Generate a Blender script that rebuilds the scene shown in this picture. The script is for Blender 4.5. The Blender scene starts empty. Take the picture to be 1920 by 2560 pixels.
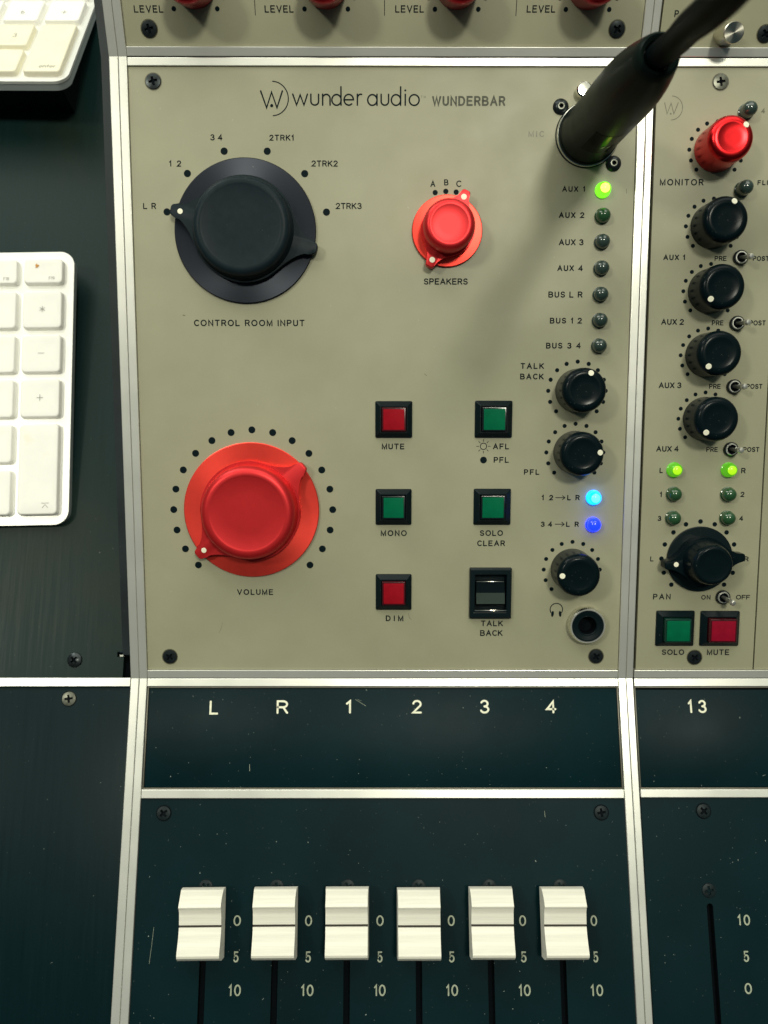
import bpy, bmesh, math, random
from math import sin, cos, pi, radians
from mathutils import Matrix, Vector, Euler

random.seed(7)
scene = bpy.context.scene
COL = scene.collection
MM = 0.001                       # the whole console is built in millimetres, scaled to metres

# ------------------------------------------------------------------ camera, world, lights
cam_d = bpy.data.cameras.new('camera')
cam = bpy.data.objects.new('camera', cam_d)
COL.objects.link(cam)
cam.location = (-0.000363, -0.003148, 0.327971)
cam.rotation_euler = (radians(11.602), radians(-0.136), radians(-0.002))
cam_d.sensor_fit = 'VERTICAL'
cam_d.sensor_height = 24.0
cam_d.sensor_width = 18.0
cam_d.lens = 24.0 * 2125.85 / 2560
cam_d.clip_start = 0.005
cam_d.clip_end = 50
cam_d.dof.use_dof = True
cam_d.dof.focus_distance = 0.300
cam_d.dof.aperture_fstop = 11
scene.camera = cam

world = bpy.data.worlds.new('World')
scene.world = world
world.use_nodes = True
wn = world.node_tree.nodes
wl = world.node_tree.links
bgn = wn['Background']
wtc = wn.new('ShaderNodeTexCoord')
# a room: bright ceiling overhead and beyond the console, dim on the side where the photographer stands
wdot = wn.new('ShaderNodeVectorMath')
wdot.operation = 'DOT_PRODUCT'
wdot.inputs[1].default_value = (0.10, 0.62, 0.78)
wl.new(wtc.outputs['Generated'], wdot.inputs[0])
wramp = wn.new('ShaderNodeValToRGB')
wl.new(wdot.outputs['Value'], wramp.inputs[0])
wramp.color_ramp.elements[0].position = 0.0
wramp.color_ramp.elements[0].color = (0.020, 0.040, 0.048, 1)
wramp.color_ramp.elements[1].position = 0.97
wramp.color_ramp.elements[1].color = (0.85, 0.90, 0.74, 1)
e = wramp.color_ramp.elements.new(0.45)
e.color = (0.06, 0.10, 0.11, 1)
e = wramp.color_ramp.elements.new(0.74)
e.color = (0.30, 0.37, 0.34, 1)
wl.new(wramp.outputs[0], bgn.inputs[0])
bgn.inputs[1].default_value = 0.55


def area_light(name, loc, target, size, power, color, size_y=None, shape='DISK'):
    d = bpy.data.lights.new(name, 'AREA')
    d.shape = shape
    d.size = size
    if size_y:
        d.size_y = size_y
    d.energy = power
    d.color = color
    o = bpy.data.objects.new(name, d)
    COL.objects.link(o)
    o.location = loc
    o.rotation_euler = (Vector(target) - Vector(loc)).to_track_quat('-Z', 'Y').to_euler()
    return o


area_light('ceiling_lamp', (0.27, 0.10, 1.55), (0, 0.1, 0), 0.18, 8.9, (1.0, 0.97, 0.80))
area_light('ceiling_lamp', (-0.95, 0.16, 1.60), (0, 0.1, 0), 0.22, 7.5, (1.0, 0.97, 0.80))
area_light('fill_light', (0.0, 0.66, 0.72), (0, 0.17, 0.03), 1.2, 4.6, (1.0, 0.98, 0.86), 0.5, 'RECTANGLE')  # added fill, low behind the console, brightens the upper end of the panels
area_light('back_left_light', (-0.72, 0.98, 0.58), (-0.05, 0.12, 0.0), 0.42, 4.4, (0.96, 1.0, 0.90), 0.34, 'RECTANGLE')  # soft light from back left, its unseen source inferred from the keyboard's shadow

vs = scene.view_settings
vs.view_transform = 'Standard'
vs.look = 'None'
vs.exposure = 0.0
vs.gamma = 1.0
vs.use_curve_mapping = False

# legends measured on the panels: slope, words, left and right end, baseline, cap height (mm)
TEXTS = [(0, 'LEVEL', -84.84, -74.85, 13.4, 2.18), (0, 'LEVEL', -40.38, -30.5, 13.47, 2.18), (0, 'LEVEL', 4.05, 13.84, 13.54, 2.18),
 (0, 'LEVEL', 48.82, 58.6, 13.61, 2.18), (0, 'P', 99.34, 100.82, 12.31, 2.1), (1, 'MIC', 51.02, 56.5, 196.08, 2.07),
 (1, 'AUX 1', 63.38, 71.42, 177.54, 1.9), (1, 'AUX 2', 62.4, 71.46, 168.55, 2.01), (1, 'AUX 3', 62.64, 71.45, 159.12, 2.14),
 (1, 'MONITOR', 97.86, 113.33, 179.74, 2.21), (1, '48', 132.49, 136.61, 204.07, 1.75), (1, 'FLIP', 132.46, 137.93, 179.89, 1.68),
 (1, '3 4', -60.75, -56.47, 194.78, 2.08), (1, '1 2', -75.43, -71.19, 185.91, 2.09), (1, 'L R', -85.09, -80.5, 171.44, 2.11),
 (1, '2TRK1', -40.0, -31.48, 194.71, 2.02), (1, '2TRK2', -25.27, -16.02, 185.98, 2.09), (1, '2TRK3', -16.81, -7.62, 171.52, 2.11),
 (1, 'A', 16.7, 18.44, 179.1, 2.21), (1, 'B', 21.55, 23.08, 179.64, 2.1), (1, 'C', 25.82, 27.62, 179.12, 2.21),
 (1, 'CONTROL ROOM INPUT', -68.09, -28.29, 130.71, 2.29), (1, 'SPEAKERS', 14.56, 30.33, 145.38, 2.21), (1, 'MUTE', -0.46, 7.85, 86.44, 2.14),
 (1, 'AFL', 40.28, 46.22, 86.47, 2.14), (1, 'PFL', 40.64, 46.2, 81.54, 2.15), (1, 'MONO', -0.85, 8.82, 54.32, 2.2),
 (1, 'SOLO', 35.92, 44.51, 54.4, 2.14), (1, 'CLEAR', 34.99, 45.32, 50.57, 2.15), (1, 'DIM', 1.07, 7.67, 22.06, 2.19),
 (1, 'TALK', 36.8, 45.1, 20.11, 2.19), (1, 'BACK', 36.56, 45.05, 16.36, 2.26), (1, 'VOLUME', -54.51, -41.02, 32.08, 2.18),
 (1, 'AUX 4', 62.31, 71.43, 150.17, 2.04), (1, 'BUS L R', 59.32, 71.58, 140.88, 2.17), (1, 'BUS 1 2', 60.09, 71.61, 131.74, 2.07),
 (1, 'BUS 3 4', 58.9, 71.47, 122.87, 2.09), (1, 'TALK', 49.83, 58.35, 115.58, 2.1), (1, 'BACK', 49.74, 58.32, 111.82, 2.1),
 (1, 'PFL', 51.84, 57.52, 77.12, 2.05), (1, '1 2', 58.59, 62.81, 67.7, 2.0), (1, 'L R', 67.99, 72.61, 67.7, 2.0),
 (1, '3 4', 58.46, 62.7, 57.81, 1.96), (1, 'L R', 67.85, 72.55, 57.82, 1.96), (1, 'AUX 1', 100.13, 107.86, 154.03, 1.93),
 (1, 'PRE', 118.48, 122.78, 153.78, 1.72), (1, 'POST', 132.17, 137.98, 153.79, 1.72), (1, 'AUX 2', 100.25, 108.43, 131.34, 2.07),
 (1, 'PRE', 118.53, 122.76, 131.14, 1.8), (1, 'POST', 132.12, 137.97, 131.15, 1.8), (1, 'AUX 3', 100.23, 108.49, 108.7, 2.11),
 (1, 'PRE', 118.56, 122.83, 108.49, 1.78), (1, 'POST', 132.16, 138.01, 108.5, 1.78), (1, 'AUX 4', 100.22, 108.44, 85.66, 2.09),
 (1, 'PRE', 118.59, 122.84, 85.55, 1.81), (1, 'POST', 132.14, 138.09, 85.56, 1.81), (1, 'L', 101.72, 102.97, 77.77, 1.99),
 (1, 'R', 131.8, 133.45, 77.67, 2.05), (1, '1', 102.17, 102.92, 68.92, 1.95), (1, '2', 132.01, 133.43, 68.94, 1.95),
 (1, '3', 101.72, 103.09, 60.02, 1.9), (1, '4', 132.0, 133.43, 60.04, 1.9), (1, 'L', 99.54, 100.81, 44.83, 1.86),
 (1, 'R', 134.54, 136.21, 44.84, 1.87), (1, 'PAN', 101.13, 107.73, 30.35, 2.18), (1, 'ON', 119.19, 122.66, 30.3, 1.77),
 (1, 'OFF', 132.21, 136.37, 30.36, 1.77), (1, 'SOLO', 105.26, 113.72, 9.03, 2.15), (1, 'MUTE', 122.3, 130.75, 8.97, 2.21),
 (1, 'WUNDERBAR', 17.04, 42.71, 206.44, 3.34), (1, 'TM', 13.14, 14.86, 209.09, 0.77), (2, 'L', -65.21, -61.91, -13.45, 5.14),
 (2, 'R', -39.98, -35.64, -13.17, 4.98), (2, '1', -13.92, -12.01, -13.06, 4.87), (2, '2', 11.05, 14.64, -13.07, 4.98),
 (2, '3', 36.5, 40.03, -13.07, 5.04), (2, '4', 61.42, 65.31, -13.01, 4.7), (2, '13', 114.93, 121.89, -12.91, 4.81),
 (2, '0', -53.5, -50.85, -87.07, 3.6), (2, '5', -53.18, -51.27, -99.07, 3.64), (2, '10', -54.42, -50.08, -109.99, 3.74),
 (2, '0', -27.89, -25.35, -87.09, 3.6), (2, '5', -27.61, -25.58, -99.09, 3.64), (2, '10', -28.82, -24.47, -110.01, 3.74),
 (2, '0', -2.32, 0.28, -87.11, 3.6), (2, '5', -2.02, -0.11, -99.11, 3.64), (2, '10', -3.1, 0.98, -110.03, 3.74), (2, '0', 23.26, 25.75, -87.12, 3.6),
 (2, '5', 23.46, 25.49, -99.13, 3.64), (2, '10', 22.37, 26.56, -110.05, 3.74), (2, '0', 48.84, 51.33, -87.14, 3.6),
 (2, '5', 49.06, 51.09, -99.15, 3.64), (2, '10', 48.0, 52.19, -110.07, 3.74), (2, '0', 74.44, 76.82, -87.15, 3.6),
 (2, '5', 74.79, 76.6, -99.16, 3.64), (2, '10', 73.43, 77.79, -110.09, 3.74), (2, '10', 127.29, 131.72, -86.98, 3.6),
 (2, '5', 128.31, 130.29, -99.05, 3.65), (2, '0', 127.86, 130.42, -109.49, 3.6)]

# ------------------------------------------------------------------ frames of the three panel slopes
ALPHA = radians(18.365)
BETA = radians(19.147)
V1 = 222.44
M2 = Matrix.Identity(4)
M1 = Matrix.Rotation(ALPHA, 4, 'X')
M0 = Matrix.Translation(Vector((0, V1 * cos(ALPHA), V1 * sin(ALPHA))) * MM) @ Matrix.Rotation(ALPHA + BETA, 4, 'X')
FR = {2: M2, 1: M1, 0: M0}


# ------------------------------------------------------------------ materials
def mat(name, base, rough=0.5, metal=0.0, spec=0.5, coat=0.0, aniso=0.0, emis=None, estr=0.0,
        mottle=0.0, mscale=60, bump=0.0, bscale=2500, rvar=0.0, brush=None, dust=0.0, dust_col=(0.45, 0.5, 0.45, 1), stain=None,
        scratch=0.0):
    m = bpy.data.materials.new(name)
    m.use_nodes = True
    nt = m.node_tree
    N, L = nt.nodes, nt.links
    b = N['Principled BSDF']
    b.inputs['Roughness'].default_value = rough
    b.inputs['Metallic'].default_value = metal
    b.inputs['Specular IOR Level'].default_value = spec
    b.inputs['Coat Weight'].default_value = coat
    b.inputs['Coat Roughness'].default_value = 0.12
    tc = N.new('ShaderNodeTexCoord')
    col = None

    def noise(scale, detail=3, vec=None, rough_=0.55):
        n = N.new('ShaderNodeTexNoise')
        n.inputs['Scale'].default_value = scale
        n.inputs['Detail'].default_value = detail
        n.inputs['Roughness'].default_value = rough_
        L.new(vec or tc.outputs['Object'], n.inputs['Vector'])
        return n

    def mixc(fac, a, bcol, ftype='MIX'):
        x = N.new('ShaderNodeMix')
        x.data_type = 'RGBA'
        x.blend_type = ftype
        if isinstance(fac, float):
            x.inputs[0].default_value = fac
        else:
            L.new(fac, x.inputs[0])
        for s, v in ((6, a), (7, bcol)):
            if isinstance(v, tuple):
                x.inputs[s].default_value = v
            else:
                L.new(v, x.inputs[s])
        return x.outputs[2]

    def rng(v, a, bb, c, d):
        r = N.new('ShaderNodeMapRange')
        r.inputs[1].default_value = a
        r.inputs[2].default_value = bb
        r.inputs[3].default_value = c
        r.inputs[4].default_value = d
        L.new(v, r.inputs[0])
        return r.outputs[0]

    c0 = tuple(base) + (1,)
    col = c0
    if mottle:
        n = noise(mscale, 6)
        lo = tuple(x * (1 - mottle) for x in base) + (1,)
        hi = tuple(min(1, x * (1 + mottle)) for x in base) + (1,)
        col = mixc(rng(n.outputs[0], 0.3, 0.7, 0, 1), lo, hi)
    if stain:
        n = noise(stain[1], 4)
        col = mixc(rng(n.outputs[0], stain[2], stain[3], 0, 1), col, tuple(stain[0]) + (1,))
    vecb = None
    if brush:
        mp = N.new('ShaderNodeMapping')
        mp.inputs['Scale'].default_value = brush
        L.new(tc.outputs['Object'], mp.inputs['Vector'])
        nb = noise(1.0, 4, mp.outputs[0], 0.65)
        vecb = nb.outputs[0]
        lo = rng(vecb, 0.25, 0.75, 0.86, 1.10)
        gr = N.new('ShaderNodeCombineColor')
        for i in range(3):
            L.new(lo, gr.inputs[i])
        col = mixc(1.0, col, gr.outputs[0], 'MULTIPLY')
    if dust:
        for sc_, thr, pick in ((330, 0.055, 0.58), (900, 0.10, 0.74), (150, 0.040, 0.42)):
            v = N.new('ShaderNodeTexVoronoi')
            v.inputs['Scale'].default_value = sc_
            mpv = N.new('ShaderNodeMapping')
            mpv.inputs['Scale'].default_value = (1.0, 0.8, 1.0)
            mpv.inputs['Location'].default_value = (sc_ * 0.0013, 0.0, 0.0)
            wob = noise(sc_ * 2.0, 2)
            wv = mixc(0.0016 * 330 / sc_ , tc.outputs['Object'], wob.outputs['Color'], 'ADD')
            L.new(wv, mpv.inputs['Vector'])
            L.new(mpv.outputs[0], v.inputs['Vector'])
            hs = N.new('ShaderNodeSeparateColor')
            L.new(v.outputs['Color'], hs.inputs[0])
            a = rng(v.outputs['Distance'], thr, thr * 0.5, 0, 1)
            s = rng(hs.outputs[0], pick, pick + 0.3, 0, 1)
            mm = N.new('ShaderNodeMath')
            mm.operation = 'MULTIPLY'
            L.new(a, mm.inputs[0])
            L.new(s, mm.inputs[1])
            m2 = N.new('ShaderNodeMath')
            m2.operation = 'MULTIPLY'
            L.new(mm.outputs[0], m2.inputs[0])
            m2.inputs[1].default_value = dust
            col = mixc(m2.outputs[0], col, dust_col)
    if scratch:
        mp = N.new('ShaderNodeMapping')
        mp.inputs['Scale'].default_value = (700, 90, 300)
        mp.inputs['Rotation'].default_value = (0, 0, 0.6)
        L.new(tc.outputs['Object'], mp.inputs['Vector'])
        n = noise(1.0, 2, mp.outputs[0])
        col = mixc(rng(n.outputs[0], 0.70, 0.76, 0, scratch), col, tuple(x * 0.4 for x in base) + (1,))
    if isinstance(col, tuple):
        b.inputs['Base Color'].default_value = col
    else:
        L.new(col, b.inputs['Base Color'])
    if rvar:
        src = vecb or noise(mscale * 1.7, 5).outputs[0]
        L.new(rng(src, 0.3, 0.7, max(0.03, rough - rvar), rough + rvar), b.inputs['Roughness'])
    if bump:
        n = noise(bscale, 3)
        bp = N.new('ShaderNodeBump')
        bp.inputs['Strength'].default_value = bump
        bp.inputs['Distance'].default_value = 0.00012
        L.new(vecb if (brush and bump < 0) else n.outputs[0], bp.inputs['Height'])
        L.new(bp.outputs[0], b.inputs['Normal'])
    if aniso:
        b.inputs['Anisotropic'].default_value = aniso
        t = N.new('ShaderNodeTangent')
        t.direction_type = 'RADIAL'
        t.axis = 'Z'
        L.new(t.outputs[0], b.inputs['Tangent'])
    if emis:
        b.inputs['Emission Color'].default_value = tuple(emis) + (1,)
        b.inputs['Emission Strength'].default_value = estr
    return m


MT = {
    'khaki': mat('khaki_paint', (0.322, 0.317, 0.216), 0.45, spec=0.40, mottle=0.06, mscale=38, bump=0.10, bscale=2200,
                 rvar=0.05, dust=0.35, dust_col=(0.62, 0.62, 0.5, 1)),
    'alu': mat('satin_aluminium', (0.80, 0.80, 0.74), 0.30, metal=0.66, mottle=0.012, mscale=40, rvar=0.02, bump=0.03,
               bscale=3000),
    'black_panel': mat('black_anodised', (0.0009, 0.0130, 0.0170), 0.42, spec=0.10, mottle=0.25, mscale=18, rvar=0.05,
                       bump=0.12, bscale=3500, dust=0.9, dust_col=(0.36, 0.42, 0.37, 1)),
    'black_blank': mat('black_brushed', (0.0020, 0.0125, 0.0155), 0.40, spec=0.10, brush=(900, 25, 60), rvar=0.04,
                       dust=0.45, dust_col=(0.22, 0.28, 0.24, 1), stain=((0.008, 0.016, 0.013), 9, 0.52, 0.8)),
    'shelf': mat('shelf_brushed', (0.0048, 0.0190, 0.0185), 0.38, spec=0.14, brush=(900, 25, 60), rvar=0.05,
                 dust=0.4, dust_col=(0.25, 0.28, 0.24, 1), stain=((0.016, 0.022, 0.014), 11, 0.5, 0.78)),
    'void': mat('black_void', (0.002, 0.004, 0.006), 0.8, spec=0.1),
    'cheek': mat('cheek_black', (0.010, 0.017, 0.020), 0.45, mottle=0.3, mscale=60, dust=0.3),
    'ink': mat('engraved_black_ink', (0.003, 0.009, 0.012), 0.5, spec=0.05),
    'ink_soft': mat('engraved_worn_ink', (0.055, 0.058, 0.036), 0.5, spec=0.35, mottle=0.5, mscale=900),
    'ink_bare': mat('engraved_bare', (0.12, 0.115, 0.07), 0.4, mottle=0.4, mscale=700),
    'white_ink': mat('white_ink', (0.80, 0.80, 0.62), 0.5, mottle=0.1, mscale=500),
    'grey_ink': mat('grey_green_ink', (0.36, 0.40, 0.30), 0.5, mottle=0.15, mscale=500),
    'red': mat('red_anodised', (0.62, 0.021, 0.025), 0.40, metal=0.58, spec=0.5, mottle=0.04, mscale=300, bump=0.05),
    'red_skirt': mat('red_anodised_disc', (0.93, 0.065, 0.045), 0.38, metal=0.75, aniso=0.6, mottle=0.04, mscale=300),
    'dark_red': mat('dark_red_anodised', (0.66, 0.018, 0.022), 0.28, metal=0.95, spec=0.5, mottle=0.08, mscale=300),
    'crimson_knob': mat('crimson_anodised', (0.36, 0.010, 0.022), 0.34, metal=0.8),
    'black_ano': mat('black_anodised_knob', (0.010, 0.018, 0.023), 0.40, metal=0.0, spec=0.09, mottle=0.1, mscale=400, dust=0.5, bump=0.06),
    'black_disc': mat('black_anodised_disc', (0.020, 0.024, 0.034), 0.36, metal=0.7, aniso=0.8, dust=0.2),
    'plastic': mat('black_gloss_plastic', (0.0028, 0.0075, 0.0095), 0.24, spec=0.10, rvar=0.05, dust=0.3),
    'bezel': mat('black_satin_plastic', (0.003, 0.009, 0.011), 0.34, spec=0.18, dust=0.5),
    'marker': mat('white_marker', (0.90, 0.88, 0.70), 0.45),
    'screw': mat('black_screw', (0.020, 0.027, 0.030), 0.30, metal=0.55, mottle=0.3, mscale=900),
    'screw_dark': mat('dark_panel_screw', (0.007, 0.014, 0.016), 0.42, metal=0.2, spec=0.2, mottle=0.4, mscale=900),
    'screw_grey': mat('worn_screw', (0.12, 0.125, 0.10), 0.34, metal=0.6, mottle=0.3, mscale=900),
    'chrome': mat('bright_metal', (0.80, 0.79, 0.72), 0.14, metal=1.0, mottle=0.05, mscale=500),
    'lever_grey': mat('lever_metal', (0.30, 0.31, 0.28), 0.32, metal=0.7),
    'edging': mat('dull_edging', (0.16, 0.155, 0.125), 0.4, metal=0.4),
    'nickel': mat('nickel_ring', (0.82, 0.81, 0.74), 0.30, metal=0.8, mottle=0.05, mscale=500),
    'steel': mat('spun_steel', (0.66, 0.63, 0.54), 0.30, metal=1.0, aniso=0.85),
    'led_off': mat('lamp_dark', (0.030, 0.052, 0.046), 0.16, spec=0.6, coat=0.3),
    'led_dim': mat('lamp_dark_green', (0.022, 0.075, 0.030), 0.16, spec=0.6, coat=0.3),
    'led_green': mat('lamp_lit_green', (0.10, 0.5, 0.02), 0.2, emis=(0.20, 0.95, 0.02), estr=1.25, coat=0.3),
    'led_mid': mat('lamp_lit_soft_green', (0.06, 0.3, 0.01), 0.2, emis=(0.15, 0.72, 0.01), estr=0.42, coat=0.3),
    'led_mid_core': mat('lamp_core_soft', (0.2, 0.5, 0.02), 0.2, emis=(0.50, 0.95, 0.01), estr=0.75),
    'led_core': mat('lamp_core_yellow', (0.5, 0.8, 0.1), 0.2, emis=(0.85, 1.0, 0.10), estr=2.2),
    'led_cyan': mat('lamp_lit_cyan', (0.02, 0.3, 0.6), 0.2, emis=(0.0, 0.20, 1.0), estr=4.5, coat=0.3),
    'led_cyan_core': mat('lamp_core_cyan', (0.1, 0.5, 0.7), 0.2, emis=(0.05, 0.45, 1.0), estr=3.0),
    'led_blue': mat('lamp_lit_blue', (0.01, 0.02, 0.5), 0.2, emis=(0.003, 0.015, 1.0), estr=4.0, coat=0.3),
    'lens_red': mat('red_lens', (0.30, 0.006, 0.014), 0.5, spec=0.04, mottle=0.1, mscale=300, dust=0.1),
    'lens_crimson': mat('crimson_lens', (0.27, 0.006, 0.024), 0.5, spec=0.04, mottle=0.1, mscale=300),
    'lens_green': mat('green_lens', (0.001, 0.125, 0.055), 0.5, spec=0.04, mottle=0.1, mscale=300),
    'rim_red': mat('red_tinted_rim', (0.055, 0.004, 0.008), 0.18, spec=0.6),
    'rim_green': mat('green_tinted_rim', (0.004, 0.035, 0.024), 0.18, spec=0.6),
    'rim_dark': mat('dark_rim', (0.004, 0.009, 0.011), 0.2, spec=0.6),
    'rocker_black': mat('rocker_black', (0.002, 0.006, 0.008), 0.5, spec=0.02),
    'rocker_lit': mat('rocker_lit', (0.026, 0.040, 0.034), 0.5, spec=0.08),  # caught light put into the colour of the lower rocker facet
    'fader': mat('cream_plastic', (0.85, 0.83, 0.73), 0.40, spec=0.35, brush=(25, 620, 250), bump=0.04),
    'fader_line': mat('dark_line', (0.030, 0.022, 0.016), 0.5),
    'connector': mat('black_metal_shell', (0.0062, 0.0115, 0.0102), 0.36, metal=0.0, spec=0.05, rvar=0.05),
    'label_black': mat('gloss_black_label', (0.0006, 0.0010, 0.0014), 0.15, spec=0.02),
    'rubber': mat('black_rubber', (0.0030, 0.0060, 0.0070), 0.55, spec=0.012, bump=0.5, bscale=1800),
    'kb_alu': mat('keyboard_aluminium', (0.82, 0.82, 0.78), 0.38, metal=0.35, mottle=0.03, mscale=80),
    'kb_side': mat('keyboard_edge', (0.50, 0.55, 0.55), 0.4, metal=0.3),
    'key': mat('key_white', (0.90, 0.89, 0.84), 0.45, spec=0.4, mottle=0.03, mscale=90, stain=((0.86, 0.78, 0.52), 45, 0.56, 0.78)),
    'key_yellow': mat('key_yellowed', (0.84, 0.80, 0.63), 0.45, spec=0.4, mottle=0.05, mscale=80),
    'key_ink': mat('key_grey_ink', (0.28, 0.28, 0.26), 0.5),
    'rust': mat('brown_speck', (0.55, 0.26, 0.05), 0.6),
    'stand': mat('stand_black', (0.003, 0.006, 0.008), 0.6, spec=0.2),
}


# ------------------------------------------------------------------ object helpers
def empty(name, label, cat, matrix=None, group=None, kind=None):
    o = bpy.data.objects.new(name, None)
    COL.objects.link(o)
    o.empty_display_size = 0.01
    if matrix is not None:
        o.matrix_world = matrix
    o['label'] = label
    o['category'] = cat
    if group:
        o['group'] = group
    if kind:
        o['kind'] = kind
    return o


def mesh(name, bm, mats, smooth=True, angle=35):
    bmesh.ops.scale(bm, vec=(MM, MM, MM), verts=bm.verts)
    me = bpy.data.meshes.new(name)
    bm.normal_update()
    bm.to_mesh(me)
    bm.free()
    for m in (mats if isinstance(mats, (list, tuple)) else [mats]):
        me.materials.append(MT[m])
    if smooth:
        me.polygons.foreach_set('use_smooth', [True] * len(me.polygons))
        me.set_sharp_from_angle(angle=radians(angle))
    return me


def put(name, me, parent, loc=(0, 0, 0), rz=0.0, label=None, rot=None):
    o = bpy.data.objects.new(name, me)
    COL.objects.link(o)
    o.parent = parent
    o.location = Vector(loc) * MM
    o.rotation_euler = rot if rot else (0, 0, rz)
    if label:
        o['label'] = label
    return o


def part(name, bm, mats, parent, loc=(0, 0, 0), rz=0.0, label=None, smooth=True, angle=35):
    return put(name, mesh(name, bm, mats, smooth, angle), parent, loc, rz, label)


def new():
    return bmesh.new()


def box(bm, x0, x1, y0, y1, z0, z1, bev=0.0, mi=0):
    vs_ = [bm.verts.new((x, y, z)) for z in (z0, z1) for y in (y0, y1) for x in (x0, x1)]
    fs = []
    for q in ((0, 2, 3, 1), (4, 5, 7, 6), (0, 1, 5, 4), (2, 6, 7, 3), (0, 4, 6, 2), (1, 3, 7, 5)):
        f = bm.faces.new([vs_[i] for i in q])
        f.material_index = mi
        fs.append(f)
    if bev:
        es = set()
        for f in fs:
            for ed in f.edges:
                es.add(ed)
        bmesh.ops.bevel(bm, geom=list(es), offset=bev, segments=2, affect='EDGES', profile=0.5, material=mi)
    return bm


def lathe(bm, prof, seg=64, mi=0, mats=None, cap_top=True, cap_bot=False, rfun=None):
    rings = []
    for i, (r, z) in enumerate(prof):
        ring = []
        for k in range(seg):
            a = 2 * pi * k / seg
            rr = r * (rfun(i, a) if rfun else 1)
            ring.append(bm.verts.new((rr * cos(a), rr * sin(a), z)))
        rings.append(ring)
    for i in range(len(rings) - 1):
        for k in range(seg):
            f = bm.faces.new((rings[i][k], rings[i][(k + 1) % seg], rings[i + 1][(k + 1) % seg], rings[i + 1][k]))
            f.material_index = mats[i] if mats else mi
    if cap_top:
        f = bm.faces.new(rings[-1])
        f.material_index = mats[-1] if mats else mi
    if cap_bot:
        f = bm.faces.new(list(reversed(rings[0])))
        f.material_index = mats[0] if mats else mi
    return bm


def prism(bm, pts, z0, z1, bev=0.0, mi=0):
    lo = [bm.verts.new((x, y, z0)) for x, y in pts]
    hi = [bm.verts.new((x, y, z1)) for x, y in pts]
    n = len(pts)
    f1 = bm.faces.new(hi)
    f0 = bm.faces.new(list(reversed(lo)))
    fs = [f1, f0]
    for i in range(n):
        fs.append(bm.faces.new((lo[i], lo[(i + 1) % n], hi[(i + 1) % n], hi[i])))
    for f in fs:
        f.material_index = mi
    if bev:
        bmesh.ops.bevel(bm, geom=list(f1.edges), offset=bev, segments=3, affect='EDGES', profile=0.5)
    return bm


def rrect(x0, x1, y0, y1, r, n=6):
    out = []
    for cx, cy, a0 in ((x1 - r, y1 - r, 0), (x0 + r, y1 - r, 90), (x0 + r, y0 + r, 180), (x1 - r, y0 + r, 270)):
        for k in range(n + 1):
            a = radians(a0 + 90 * k / n)
            out.append((cx + r * cos(a), cy + r * sin(a)))
    return out


def disc(bm, x, y, r, z, seg=24, mi=0):
    f = bm.faces.new([bm.verts.new((x + r * cos(2 * pi * k / seg), y + r * sin(2 * pi * k / seg), z)) for k in range(seg)])
    f.material_index = mi


def ring(bm, x, y, r0, r1, z, seg=40, mi=0):
    a = [bm.verts.new((x + r0 * cos(2 * pi * k / seg), y + r0 * sin(2 * pi * k / seg), z)) for k in range(seg)]
    b = [bm.verts.new((x + r1 * cos(2 * pi * k / seg), y + r1 * sin(2 * pi * k / seg), z)) for k in range(seg)]
    for k in range(seg):
        f = bm.faces.new((a[k], b[k], b[(k + 1) % seg], a[(k + 1) % seg]))
        f.material_index = mi


# ------------------------------------------------------------------ lettering: strokes of one pen width, as engraved
def arc(cx, cy, rx, ry, a0, a1, n=14):
    return [(cx + rx * cos(radians(a0 + (a1 - a0) * k / n)), cy + ry * sin(radians(a0 + (a1 - a0) * k / n))) for k in range(n + 1)]


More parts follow.
